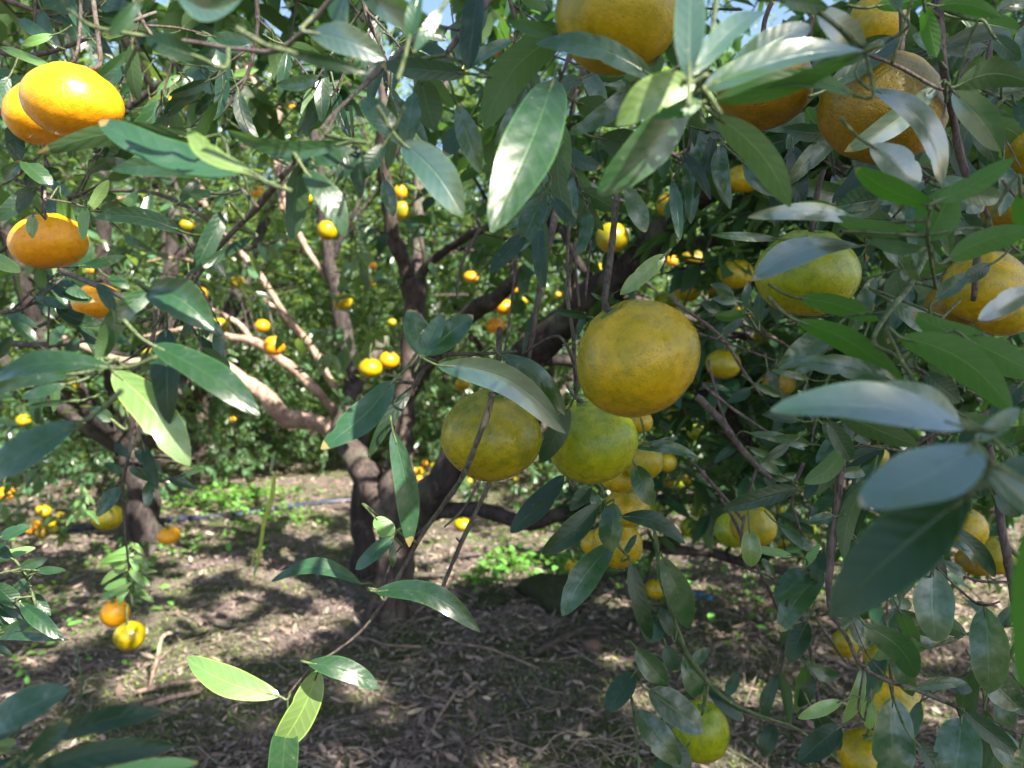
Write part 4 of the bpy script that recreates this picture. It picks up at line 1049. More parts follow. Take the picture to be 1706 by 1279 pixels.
# ---------------------------------------------------------------- large near leaves and the shoots that carry them
def prof(t):
    return max(0.0, (t ** .62) * ((1 - t) ** .66)) / .5165 * 1.03
def leaf_object(root, oloc, spec, D, rs, tubes):
    x0, y0, x1, y1, w = spec[:5]
    k = dict(spec[5]) if len(spec) > 5 else {}
    d0 = k.get('d', D + rs.uniform(-.02, .02)); L2 = math.hypot(x1 - x0, y1 - y0)
    und = k.get('u', 0)
    # blades hold their upper face to the sky: the lower end comes forward (or back, when we see the underside)
    d1 = k.get('e', d0 - (1 if not und else -1) * rs.uniform(.0, .38) * (y1 - y0) * d0 / FP + rs.uniform(-.12, .12) * L2 * d0 / FP)
    B = at(x0, y0, d0); T_ = at(x1, y1, d1)
    ax = T_ - B; L = ax.length; a = ax.normalized()
    view = ((B + T_) / 2 - CAM).normalized()
    side = a.cross(view).normalized(); nrm = side.cross(a).normalized()
    if nrm.dot(view) > 0: nrm = -nrm
    side = nrm.cross(a)
    sgn = 1 if (nrm * 0.9 - side * 0.43).z > (nrm * 0.9 + side * 0.43).z else -1      # rolling this way turns the seen face up
    if und: sgn = -sgn
    roll = R(sgn * k['up']) if 'up' in k else R(k['roll']) if 'roll' in k and k['roll'] else R(sgn * rs.uniform(-8, 36) if rs.random() < .85 else rs.uniform(-20, 10))
    wd = w * (d0 + d1) / 2 / FP / max(.35, math.cos(roll))
    sd = side * math.cos(roll) + nrm * math.sin(roll); nn = nrm * math.cos(roll) - side * math.sin(roll)
    c = k.get('c', 0) * (d0 + d1) / 2 / FP           # bow in the picture, px, + = towards the right of base->tip as seen
    right = view.cross(a).normalized()
    bend = k.get('b', rs.uniform(.03, .10)) * L * (-1 if und else 1)
    fold = k.get('f', rs.uniform(.08, .22)) * (1 if not und else -1)
    wav = rs.uniform(.02, .06) * L; ph = rs.uniform(0, 6)
    NU, NV = 20, 6
    pe = rs.uniform(-.07, .10); asym = rs.uniform(-.07, .07); nick = [(rs.uniform(.25, .85), rs.uniform(.02, .045), rs.uniform(.08, .28), rs.choice((-1, 1))) for _ in range(rs.choice((0, 0, 0, 1, 1, 2)) if w < 85 else 0)]
    twist = R(rs.uniform(-28, 28)); hol = max(0, rs.gauss(0, .5))
    V = []; UV = []
    for i in range(NU + 1):
        t = i / NU
        tt = .001 + .998 * t
        hw = wd * .5 * prof(tt) ** (1 + pe) * (1 + .035 * math.sin(t * 11 + ph))
        hw = max(hw, .0004)
        ta = twist * (t - .4); sdt = sd * math.cos(ta) + nn * math.sin(ta); nnt = nn * math.cos(ta) - sd * math.sin(ta)
        cen = B + ax * t + right * (c * math.sin(math.pi * t)) + nrm * (bend * math.sin(math.pi * t)) - Vector((0, 0, 0))
        # tip turns back a little
        cen += nn * (-.05 * L * max(0, t - .7) ** 1.5 * 3)
        for j in range(NV + 1):
            s = -1 + 2 * j / NV
            hs = hw * (1 + asym * (1 if s > 0 else -1))
            for tn, wn_, dn, sn in nick:
                if s * sn > .9: hs *= 1 - dn * math.exp(-((t - tn) / wn_) ** 2)
            cup = fold * hw * (abs(s) ** 1.3) + wav * .16 * math.sin(t * 9 + ph + (0 if s > 0 else 2.2)) * s * s
            V.append(tuple(cen + sdt * (s * hs) + nnt * cup - oloc)); UV.append((t, .5 + .5 * s))
    F = []
    for i in range(NU):
        for j in range(NV):
            q = (i * (NV + 1) + j, i * (NV + 1) + j + 1, (i + 1) * (NV + 1) + j + 1, (i + 1) * (NV + 1) + j)
            F.append(q)
    F = np.array(F)
    # orientation: geometric normal should point to nn unless the underside shows
    v0, v1, v3 = [Vector(V[F[NV * 6][m]]) for m in (0, 1, 3)]
    n_ = (v1 - v0).cross(v3 - v0)
    want = nn if not und else -nn
    if n_.dot(want) < 0: F = F[:, ::-1]
    mat = M[k.get('m', 'leaf')]
    me = mesh_np('leaf', np.array(V), [F], mat, np.array(UV))
    o = link('leaf', me, root)
    if 'lb' in k: o['label'] = k['lb']
    # petiole
    if 'np' not in k:
        best = None
        for p in tubes:
            dd = (p - B).length
            if best is None or dd < best[0]: best = (dd, p)
        e = best[1] if best and best[0] < .032 else B - a * .018 + Vector((0, 0, .003))
        P1 = B - a * min(.012, (e - B).length * .4)
        T = Tubes(); T.add([e, P1, B, B + ax * .12 + nrm * (bend * .35) + right * (c * .36)], [.0010, .0008, .0008, .0005], 6, 0, 0)
        link('petiole', T.mesh('petiole', M['twig_green'], oloc), o)

def shoot(label, D, stems, leaves, seed=0, mat='twig', name='citrus_branch', cat='leafy branch', group='leafy branches hanging near the viewpoint'):
    """stems: list of polylines (x, y, depth offset, width px). leaves: list of specs"""
    rs = random.Random(seed * 31 + 7)
    P0 = stems[0][0]; oloc = at(P0[0], P0[1], D + P0[2])
    root = empty(name, oloc); tag(root, label, cat, group)
    T = Tubes(); pts = []
    for i, st in enumerate(stems):
        p = [at(x, y, D + dz) for x, y, dz, w in st]
        if pts and min((a - b).length for a in p for b in pts) > .012:      # a stem that springs from elsewhere: a part of its own
            T2 = Tubes(); T2.add(p, [w * (D + dz) / FP / 2 for x, y, dz, w in st], 8, .28, seed + i)
            link('stem', T2.mesh('stem', M[mat], oloc), root)
            for a, b in zip(p[:-1], p[1:]):
                for k in range(9): pts.append(a.lerp(b, k / 8))
            continue
        T.add(p, [w * (D + dz) / FP / 2 for x, y, dz, w in st], 8, .28, seed + i)
        for a, b in zip(p[:-1], p[1:]):
            for k in range(9): pts.append(a.lerp(b, k / 8))
    link('stem', T.mesh('stem', M[mat], oloc), root)
    for lf in leaves: leaf_object(root, oloc, lf, D, rs, pts)
    return root

U = lambda **k: dict(u=1, **k)
A = dict
# ===== upper left
shoot('blurred spray of long grey green leaves crossing in front of the top orange pair', .33,
      [[(700, 55, .05, 9), (640, 110, .03, 8), (560, 185, .01, 7), (535, 215, 0, 5)], [(500, 262, 0, 12), (465, 300, 0, 12), (425, 350, .02, 11), (380, 395, .03, 9), (335, 450, .04, 8), (290, 545, .06, 5)],
       [(500, 262, 0, 8), (540, 225, .0, 6), (560, 185, .01, 6)], [(430, 345, 0, 6), (400, 310, 0, 5), (385, 290, 0, 4)]],
      [(405, 288, 163, 196, 62, A(c=-18, d=.30, up=40)), (330, 232, 58, 258, 44, U(c=22, d=.34, m='leaf_dark')), (378, 292, 182, 282, 40, A(c=10, d=.35)),
       (425, 290, 312, 212, 36, A(c=-14, d=.28, m='leaf_lit')), (585, 236, 378, 218, 34, A(c=-22, d=.32)), (472, 262, 606, 264, 50, A(c=-6)),
       (500, 275, 482, 400, 48, U(m='leaf_dark', roll=45)), (508, 285, 575, 392, 52, A(c=-8)), (420, 395, 316, 455, 20, A(m='leaf_dark', d=.36, e=.33)), (375, 350, 322, 452, 38, A(m='leaf_dark')),
       (310, 388, 155, 362, 36, A(c=14, m='leaf_dark', d=.4)), (355, 322, 315, 322, 20, A(d=.4)), (560, 300, 600, 250, 26, A(m='leaf_dark')), (590, 240, 600, 330, 34, A(d=.4, m='leaf_dark'))], 1, 'twig_purple')
shoot('dark blurred leaves along the top edge with one pale-rimmed curled leaf', .27,
      [[(600, -60, 0, 8), (480, 75, .02, 9), (400, 82, .03, 8), (320, 70, .03, 7), (240, 60, .04, 4)]],
      [(330, 95, 243, 62, 48, A(m='leaf_dark')), (292, -14, 402, -4, 44, A(c=22, up=12, f=.3, m='leaf_waxy')), (235, 0, 180, 62, 26, A()), (520, 55, 640, 96, 58, A(m='leaf_waxy', c=-6)), (480, 85, 610, 120, 28, A(m='leaf_dark')),
       (600, -10, 740, 52, 52, A(m='leaf_waxy')), (560, -20, 576, 48, 46, A(roll=40)), (120, 20, 60, -20, 40, A(m='leaf_dark')), (680, 70, 700, -20, 30, A()), (735, 15, 690, 85, 26, A())], 2, 'twig_purple')
shoot('small sharp leaves around the lone orange with leaf shadows, at the left edge', .70,
      [[(60, -60, .05, 5), (58, 100, .05, 5), (75, 250, .03, 5), (74, 340, .0, 4), (76, 365, -.02, 3)], [(-40, 80, .06, 9), (60, 90, .05, 8), (170, 55, .06, 6), (260, 20, .1, 5)], [(0, 120, .1, 4), (-20, 40, .1, 4)], [(75, 250, .03, 4), (20, 300, 0, 3), (-30, 320, 0, 2)], [(75, 330, 0, 3), (140, 345, 0, 3), (150, 380, 0, 2)]],
      [(55, 358, 54, 396, 22, A(d=.66, m='leaf_lit')), (76, 335, 127, 378, 38, A(d=.76)), (38, 266, 86, 312, 34), (36, 270, -10, 305, 26, A()), (60, 312, -6, 368, 34, A(m='leaf_dark')),
       (0, 78, 92, 115, 18, A(m='leaf_lit')), (-10, 118, 50, 150, 36, A(m='leaf_dark')), (88, 58, 36, 75, 18, A(m='leaf_lit')), (142, 345, 140, 400, 22, A(m='leaf_lit', roll=40)), (145, 352, 180, 300, 24, U(m='leaf_lit')),
       (-25, 425, 34, 452, 30, A(m='leaf_lit', d=.5)), (20, 205, 30, 272, 34, A(m='leaf_dark')), (100, 320, 115, 392, 30, U(m='leaf_vivid')), (85, 70, 30, 30, 26, A()), (170, 60, 230, 40, 22, A(m='leaf_lit')), (150, 60, 110, 5, 22, A(m='leaf')), (15, 128, -20, 190, 30, A())], 3, 'twig_purple')
shoot('dark fine twig with a knotty end rising left of the pale trunk at the top', .95,
      [[(190, 30, 0, 12), (205, 62, 0, 13), (240, 120, .02, 13), (258, 165, .05, 10), (268, 190, .08, 7)], [(215, 40, .0, 8), (228, 75, 0, 8), (225, 90, .0, 6)], [(200, 65, .02, 4), (203, 120, 0, 4), (218, 160, 0, 4), (222, 182, 0, 5)], [(262, 170, .05, 4), (300, 150, .05, 3)]],
      [(245, 175, 290, 150, 16, A(m='leaf_lit')), (262, 150, 300, 125, 14, A(m='leaf_lit')), (300, 150, 345, 200, 18, A(m='leaf_dark')), (240, 120, 200, 160, 20, A()), (228, 78, 260, 30, 20, A(m='leaf_dark')), (300, 165, 320, 120, 16)], 4)
shoot('sunlit young shoot with upright bright green leaves left of the tan limb', 1.5,
      [[(400, 215, 0, 4), (372, 190, 0, 4), (365, 140, 0, 3), (372, 100, 0, 2)]],
      [(372, 165, 385, 120, 20, A(m='leaf_lit')), (365, 150, 345, 185, 22, U(m='leaf_vivid')), (368, 140, 375, 85, 20, A(m='leaf_lit')), (385, 125, 430, 115, 14, A(m='leaf_lit')), (390, 185, 415, 160, 18, A(m='leaf_vivid')), (372, 190, 350, 205, 14, A(m='leaf_lit')), (368, 130, 395, 100, 16, U(m='leaf_vivid'))], 5, 'twig_green')
# ===== left middle
shoot('folded grey leaf and dark hanging leaves with the sunlit pale green leaf below them', .36,
      [[(335, 440, .04, 6), (300, 470, .02, 7), (262, 498, 0, 8), (255, 560, 0, 7), (232, 610, 0, 5), (205, 640, 0, 4)], [(100, 450, .3, 9), (170, 478, .2, 10), (215, 500, .1, 8), (262, 498, 0, 5)], [(250, 570, 0, 5), (210, 600, 0, 4), (185, 610, 0, 3)]],
      [(262, 478, 168, 602, 44, A(c=20, d=.37)), (248, 482, 355, 548, 78, A(c=-14, f=.5, d=.34)), (255, 575, 432, 688, 60, A(c=-8, d=.33)), (276, 545, 280, 705, 56, A(m='leaf_dark', roll=30)), (188, 618, 315, 775, 74, A(m='leaf_lit', c=-12, d=.34, roll=5, lb='sunlit pale green leaf with a pinkish tip')),
       (187, 613, -20, 632, 44, A(c=18, d=.30, up=50)), (130, 622, -20, 655, 30, A(c=8, d=.32)), (112, 640, 36, 662, 22), (188, 700, 150, 680, 26, A()), (120, 668, 50, 675, 12), (162, 605, 175, 540, 20, U(m='leaf_dark')), (130, 705, -40, 800, 66, A(d=.26, up=40)),
       (190, 520, 165, 470, 26, A(m='leaf_dark'))], 6)
shoot('curving dark twig carrying small green leaves in the left middle distance', 1.1,
      [[(-20, 570, .1, 12), (80, 575, .05, 11), (160, 560, .0, 9), (230, 520, .0, 7), (262, 500, 0, 5)], [(0, 420, .2, 6), (120, 330, .15, 6), (230, 318, .1, 7), (290, 335, .05, 7), (345, 365, .0, 7), (380, 400, .0, 5)], [(30, 560, .1, 6), (90, 530, .1, 6), (120, 505, .1, 5)]],
      [(150, 350, 160, 305, 18, A(m='leaf_lit')), (160, 345, 190, 335, 14, A(m='leaf_lit')), (230, 318, 200, 360, 18, A(m='leaf_lit')), (250, 320, 240, 385, 22), (300, 335, 330, 300, 22, A(m='leaf_dark')), (80, 575, 110, 540, 22), (130, 560, 110, 600, 22, A(m='leaf_dark')),
       (60, 570, 20, 530, 24), (180, 460, 215, 480, 20), (200, 525, 240, 495, 18, A(m='leaf_lit')), (90, 530, 60, 490, 22, A(m='leaf_dark')), (60, 545, 10, 520, 22), (180, 550, 220, 580, 20, A()), (20, 560, -10, 600, 22, A(m='leaf_dark')), (110, 510, 90, 470, 20), (120, 330, 80, 300, 20)], 7)
shoot('pointed grey leaf and its companions drooping around the pods at the left', .95,
      [[(230, 700, .1, 6), (215, 760, 0, 6), (205, 810, 0, 5), (208, 880, 0, 4), (215, 950, .0, 3)], [(215, 770, 0, 4), (260, 800, 0, 4), (310, 790, 0, 3)], [(205, 800, 0, 4), (180, 815, 0, 3)]],
      [(200, 812, 160, 860, 30, A()), (250, 800, 245, 845, 22), (262, 800, 215, 780, 22, A()), (278, 795, 330, 815, 18), (225, 750, 270, 790, 24, A(m='leaf')), (240, 745, 262, 815, 24, A(m='leaf_dark')), (205, 790, 175, 770, 18), (215, 760, 190, 740, 20, A(m='leaf_dark')), (300, 792, 340, 780, 12, A(m='leaf_lit'))], 8)
shoot('drooping young shoot of bright green leaflets above the two low fruits', 1.25,
      [[(225, 905, 0, 4), (218, 940, 0, 6), (216, 970, 0, 6), (222, 1010, 0, 4)]],
      (lambda q: [(218 + q.uniform(-4, 4), 905 + i * 2.6, 218 + (-1) ** i * q.uniform(8, 56), 912 + i * 2.5 + q.uniform(2, 26), q.uniform(9, 15), A(m='leaf_lit', c=q.uniform(-6, 6))) for i in range(30)])(random.Random(4)), 9, 'twig_green')
shoot('bright tuft of young narrow leaflets hanging left of the low dark trunk', 1.5,
      [[(140, 800, 0, 4), (138, 825, 0, 4), (136, 848, 0, 3)]],
      (lambda q: [(138, 808 + i * 5, 138 + (-1) ** i * q.uniform(4, 30), 815 + i * 5 + q.uniform(8, 26), q.uniform(8, 12), A(m='leaf_lit', c=q.uniform(-4, 4))) for i in range(10)])(random.Random(8)), 10, 'twig_green')
shoot('single pale yellow green stalk dangling over the ground left of the trunk', 1.3,
      [[(458, 790, 0, 5), (452, 830, 0, 8), (440, 870, 0, 8), (436, 900, 0, 6), (428, 945, 0, 4)], [(437, 900, 0, 4), (424, 925, 0, 3), (420, 940, 0, 3)]],
      [(450, 790, 458, 750, 6, A(m='leaf_lit')), (430, 935, 422, 960, 6, A(m='leaf_lit'))], 11, 'stalk_pale', group=None)
shoot('crowded small dark leaves entering low at the left edge', .62,
      [[(-30, 900, 0, 6), (20, 930, 0, 5), (45, 965, 0, 5), (60, 1010, 0, 4)], [(-20, 1060, 0, 4), (40, 1040, 0, 4), (60, 1010, 0, 3)]],
      [(0, 895, 52, 876, 24, A()), (-10, 932, 58, 912, 20, A(m='leaf_lit')), (30, 948, 78, 930, 22), (48, 965, 22, 990, 26, A(m='leaf')), (-10, 972, 32, 1012, 34, A(m='leaf_dark')), (50, 985, 84, 1025, 20, A()), (34, 1005, 106, 1066, 30, A(m='leaf')), (0, 1055, 62, 1030, 20), (-10, 1062, 114, 1066, 16, A(c=-4)),
       (-12, 1075, 20, 1092, 16), (60, 950, 108, 950, 16, A()), (0, 1010, 40, 1045, 24, A(m='leaf_dark')), (20, 930, -15, 905, 24, A(m='leaf_dark')), (-10, 1000, 10, 1040, 24, A(m='leaf_dark'))], 12, 'twig_green')
# ===== bottom left
shoot('big blurred green leaves and long dark blades filling the lower left corner', .28,
      [[(125, 1078, .08, 4), (135, 1130, .06, 4), (130, 1170, .04, 4), (85, 1215, .01, 5), (40, 1255, .0, 6), (-30, 1300, .0, 8)]],
      [(-30, 1215, 112, 1148, 66, A(m='leaf')), (-30, 1230, 38, 1205, 34, A(m='leaf_dark')), (48, 1262, 116, 1198, 42, A(m='leaf_dark')), (85, 1230, 268, 1186, 44, A(c=-8, m='leaf_dark')), (40, 1292, 292, 1240, 50, A(c=-10, m='leaf_dark')), (140, 1300, 328, 1268, 36, A(m='leaf_lit')),
       (-20, 1250, 26, 1235, 30, A(m='leaf_lit')), (-30, 1290, 60, 1270, 40, A(m='leaf_dark'))], 13, 'twig_green')
shoot('young twig with three pale sunlit leaves over the lower left litter', .50,
      [[(822, 655, -.05, 10), (812, 690, -.05, 11), (800, 722, -.05, 10), (772, 790, -.03, 9), (745, 830, -.02, 8), (700, 895, 0, 7), (650, 985, 0, 6), (605, 1048, 0, 5), (560, 1085, 0, 5), (520, 1110, 0, 4), (478, 1160, 0, 4)], [(740, 838, 0, 4), (705, 880, .01, 4), (660, 920, .02, 3), (640, 970, .02, 3)]],
      [(466, 1160, 310, 1094, 56, A(m='leaf_lit', c=-10, roll=5, lb='pale sunlit leaf pointing to the left')), (531, 1115, 455, 1256, 60, A(m='leaf_lit', c=-8, roll=-10)), (478, 1195, 468, 1330, 60, A(m='leaf', roll=5)), (512, 1104, 632, 1146, 44, A(m='leaf', c=-8)),
       (602, 972, 452, 966, 32, A(c=24, m='leaf')), (624, 985, 800, 1052, 46, A(c=-26, m='leaf')), (625, 862, 655, 898, 38, A(m='leaf_lit', roll=0)), (655, 893, 592, 948, 30, A(m='leaf')), (652, 900, 655, 945, 16, A(m='leaf'))], 14)
shoot('bare dark thorny twig slanting down below the olive tangerine', .62,
      [[(818, 800, 0, 8), (800, 838, 0, 7), (770, 900, 0, 8), (752, 940, 0, 7), (735, 982, 0, 6)], [(768, 905, 0, 4), (760, 896, 0, 3)], [(790, 862, 0, 4), (798, 862, 0, 2)], [(800, 800, .05, 5), (770, 850, .05, 4), (740, 878, .05, 3)]], [], 15, group=None, cat='twig', name='bare_twig')
# ===== centre
shoot('arching long leaf over the olive tangerine with folded leaves at its base', .46,
      [[(860, 585, .05, 5), (800, 590, .02, 6), (745, 592, .0, 8), (712, 612, 0, 9), (690, 645, 0, 9), (665, 690, 0, 7), (655, 715, 0, 5)], [(700, 640, 0, 6), (660, 636, 0, 5)], [(745, 592, 0, 5), (705, 595, 0, 5), (700, 580, 0, 4)]],
      [(728, 608, 942, 722, 62, A(m='leaf_waxy', c=-34, roll=10, d=.43)), (832, 590, 942, 690, 36, A(c=-16, d=.47)), (948, 680, 902, 770, 42, A(m='leaf_dark', d=.47, roll=-20)), (655, 634, 534, 746, 62, A(c=-10, d=.40)), (690, 642, 614, 762, 28, A(m='leaf_dark', c=6)),
       (704, 592, 684, 514, 54, A(roll=30, d=.45)), (706, 590, 788, 524, 54, A(roll=-25, d=.45)), (654, 716, 682, 912, 48, A(c=-10, d=.44)), (700, 600, 738, 520, 34, A(m='leaf'))], 16)
shoot('large drooping bluish leaf with dark companions at the centre top', .36,
      [[(1000, -60, .02, 10), (960, 60, .0, 9), (935, 130, 0, 7), (900, 200, .05, 7), (880, 260, .1, 5)], [(830, -30, .05, 12), (800, 15, .03, 13), (770, 55, .02, 12), (742, 92, .02, 8)], [(772, 50, .02, 6), (740, 45, .02, 5), (715, 40, .02, 4)]],
      [(922, 132, 820, 380, 108, A(c=-6, up=10, d=.34, e=.29, b=.06, lb='large bluish leaf hanging tip down')), (944, 50, 806, 215, 78, U(m='leaf', c=24, d=.39)), (930, 58, 848, 36, 28, A(m='leaf_vivid')), (1094, 132, 892, 70, 48, A(c=20, d=.33)), (1052, 140, 948, 222, 38, A(c=-12)),
       (670, 238, 770, 360, 72, A(m='leaf_waxy', c=-12, d=.32, roll=8)), (672, 242, 604, 160, 48, A(roll=35)), (676, 244, 688, 152, 44, A(roll=-30)), (762, 175, 800, 288, 46, A()), (778, 122, 634, 108, 42, A(m='leaf_dark')), (700, 130, 722, 215, 60, U(m='leaf_dark')),
       (905, 325, 868, 408, 50, A(d=.45)), (872, 390, 816, 455, 36, A(m='leaf_dark', d=.45)), (796, -20, 780, 112, 46, A(m='leaf_dark')), (1045, 312, 1076, 386, 38, A(d=.45)), (640, 240, 600, 300, 34, A(m='leaf_dark')), (920, 330, 960, 380, 26, A(m='leaf_dark', d=.5)),
       (960, 170, 1060, 200, 55, U(m='leaf_dark', d=.42)), (1000, 230, 1090, 250, 60, A(m='leaf_dark', d=.45)), (780, 200, 740, 260, 40, A(m='leaf_dark', d=.42)), (930, 215, 890, 290, 40, A(m='leaf_dark', d=.45)), (640, 300, 655, 360, 30, A(d=.5))], 17, 'twig_purple')
shoot('bunch of thin dark stems dangling between the trunk and the great limb', .95,
      [[(940, 250, .1, 12), (932, 330, .05, 13), (915, 410, 0, 12), (900, 480, 0, 11), (888, 560, 0, 8), (880, 610, 0, 5)], [(912, 260, .05, 8), (900, 340, .05, 9), (905, 420, .05, 7), (895, 500, .05, 6)], [(958, 260, .1, 8), (950, 350, .1, 7), (945, 430, .1, 7), (950, 500, .1, 5)], [(868, 260, 0, 5), (862, 360, 0, 5), (858, 440, 0, 6), (850, 520, 0, 4), (838, 600, 0, 3)],
       [(990, 300, 0, 4), (960, 420, 0, 5), (965, 510, 0, 4)], [(800, 380, .1, 6), (770, 440, .1, 5), (760, 500, .1, 3)]],
      [(888, 520, 870, 590, 12, A(m='leaf_dark')), (905, 400, 880, 350, 26, A(m='leaf_dark')), (940, 330, 985, 380, 22, A(m='leaf_dark')), (900, 320, 875, 280, 26, A(m='leaf_dark')), (950, 300, 1000, 320, 24, A())], 18)
shoot('slim leaves and twigs around the stalk of the big golden tangerine', .50,
      [[(1032, 250, .02, 8), (1028, 340, .02, 8), (1018, 430, .02, 9), (1008, 500, -.02, 7)], [(960, 400, .04, 6), (945, 480, .04, 7), (955, 560, .03, 6), (958, 650, .02, 5)], [(870, 590, .03, 4), (930, 560, .02, 5), (960, 620, .02, 5), (958, 655, .02, 4)], [(1020, 490, 0, 3), (1060, 470, 0, 3), (1090, 450, 0, 2)], [(985, 400, .1, 4), (975, 500, .1, 4)]],
      [(1108, 424, 1034, 490, 34, A(m='leaf_lit', roll=0, lb='pale green leaf just above the golden fruit')), (985, 528, 925, 518, 16, A(m='leaf_dark')), (1005, 500, 985, 488, 8), (960, 560, 975, 520, 14, A(m='leaf_dark'))], 19, 'twig')
# ===== lower centre hanging spray
shoot('sharp hanging spray of dark glossy leaves over the stacked tangerines', .62,
      [[(985, 800, 0, 4), (1002, 812, 0, 5), (1008, 840, 0, 5), (1018, 880, 0, 5), (1030, 910, 0, 5), (1048, 930, 0, 4), (1058, 955, 0, 3)], [(1012, 862, 0, 3), (1032, 858, 0, 3)], [(940, 790, 0, 4), (985, 800, 0, 4)], [(1050, 740, 0, 4), (1090, 745, 0, 3)]],
      [(1021, 905, 936, 1025, 58, A(c=6, roll=10, lb='long dark leaf with a pale worn tip')), (999, 838, 903, 923, 48, A(m='leaf_dark', c=-6)), (1022, 838, 1018, 920, 50, A(m='leaf', roll=0)), (1034, 860, 1142, 905, 36, A(m='leaf_dark', c=-14)), (940, 792, 849, 886, 44, A(m='leaf_dark', c=-4)),
       (1058, 775, 1086, 842, 44, A(m='leaf')), (1058, 745, 1164, 762, 26, A(c=-8)), (1086, 742, 1130, 728, 14), (1050, 935, 1086, 1066, 36, A(m='leaf_dark', c=4)), (985, 810, 950, 850, 30, A(m='leaf_dark')), (1000, 850, 985, 815, 22, A(m='leaf')), (1040, 925, 1060, 890, 14, A())], 20, 'twig_green')
shoot('long descending branch with broad leaves low in the middle of the right half', .72,
      [[(1090, 880, 0, 7), (1095, 920, 0, 7), (1100, 960, 0, 8), (1115, 1010, 0, 8), (1132, 1060, 0, 9), (1145, 1090, 0, 9), (1175, 1130, 0, 8), (1210, 1165, 0, 7), (1260, 1190, 0, 6), (1330, 1215, .02, 5), (1400, 1270, .04, 4)], [(1135, 1090, 0, 5), (1100, 1100, 0, 4), (1060, 1135, 0, 4), (1045, 1140, 0, 4), (1055, 1180, 0, 5), (1065, 1290, 0, 4)],
       [(1180, 1140, 0, 5), (1170, 1190, 0, 4)]],
      [(1104, 928, 1148, 1048, 54, A(c=-4, roll=0)), (1096, 1028, 1078, 1070, 46, A(m='leaf_dark')), (1060, 1080, 1112, 1142, 46, A(roll=10)), (1056, 1122, 1012, 1184, 48, A(m='leaf_dark')), (1080, 1150, 1172, 1218, 62, A()), (1060, 1182, 1134, 1275, 56, A(m='leaf')), (1110, 1075, 1125, 1120, 34, A(m='leaf_dark')),
       (1140, 1092, 1165, 1165, 40, A(m='leaf')), (1175, 1140, 1240, 1200, 34, A(m='leaf_dark')), (1120, 1060, 1100, 1010, 26, A(m='leaf_dark')), (1100, 1220, 1150, 1290, 44, A(m='leaf_dark')), (1130, 1260, 1090, 1300, 40, A()), (1160, 1190, 1120, 1170, 30, A())], 21, 'twig_green')
shoot('heart-shaped and folded grey leaves in front of the blue scrap side', .70,
      [[(1240, 860, .05, 6), (1236, 900, .03, 5), (1245, 945, 0, 4), (1282, 960, 0, 4), (1310, 990, 0, 4), (1310, 1010, 0, 4)], [(1340, 840, .1, 9), (1385, 880, .1, 6), (1375, 940, 0, 4), (1345, 950, 0, 3)], [(1200, 830, .1, 5), (1225, 870, .1, 6), (1238, 905, .05, 5)]],
      [(1348, 950, 1294, 1002, 50, A(roll=0)), (1372, 955, 1300, 1052, 54, A(c=8)), (1345, 1035, 1314, 1104, 42, A(m='leaf_dark')), (1248, 882, 1252, 945, 40, A(m='leaf_lit')), (1320, 926, 1243, 912, 18, A(m='leaf_lit')), (1300, 875, 1358, 918, 26), (1370, 915, 1355, 975, 30, A(m='leaf_dark')), (1340, 945, 1365, 905, 18, A(m='leaf_lit')), (1290, 960, 1270, 930, 16, A())], 22)
# ===== right top
shoot('pale bluish leaves fanning out around the bright round leaf at top centre right', .27,
      [[(1200, -60, .02, 9), (1185, 60, .01, 9), (1165, 130, 0, 10), (1185, 165, 0, 9), (1200, 190, 0, 8)], [(1165, 130, 0, 7), (1150, 120, 0, 6)], [(1470, 70, .05, 7), (1440, 80, .03, 7)]],
      [(1158, 135, 1028, 208, 72, A(m='leaf_lit', c=14, d=.26, roll=5, lb='bright green round leaf')), (1150, 165, 998, 325, 82, A(c=-4, d=.29)), (1148, 130, 1152, -50, 62, A(m='leaf_waxy', d=.24, e=.27, up=5)), (1150, 125, 1275, 12, 48, A(m='leaf_waxy', c=-10, d=.26, e=.29, up=30)), (1225, 105, 1350, 38, 50, A(m='leaf_waxy', d=.29, up=40)), (1165, 150, 1445, 78, 54, A(m='leaf_waxy', c=-14, d=.28, up=50, f=.3)), (1440, 84, 1200, 172, 36, U(m='leaf_vivid', c=-12, d=.285)),
       (1425, 158, 1196, 160, 36, A(c=26, m='leaf_vivid', d=.30)), (1362, 15, 1442, 78, 54, A(m='leaf_waxy', roll=0, d=.3)), (1440, 85, 1360, 105, 44, A(d=.32)), (1188, 190, 1318, 345, 64, U(c=-16, m='leaf', d=.30)), (1170, 170, 1090, 195, 36, A(m='leaf_vivid', d=.28)), (1300, 0, 1380, 12, 30, A(d=.3)), (1120, 170, 1180, 215, 30, U(m='leaf_dark', d=.3))], 23, 'twig_green')
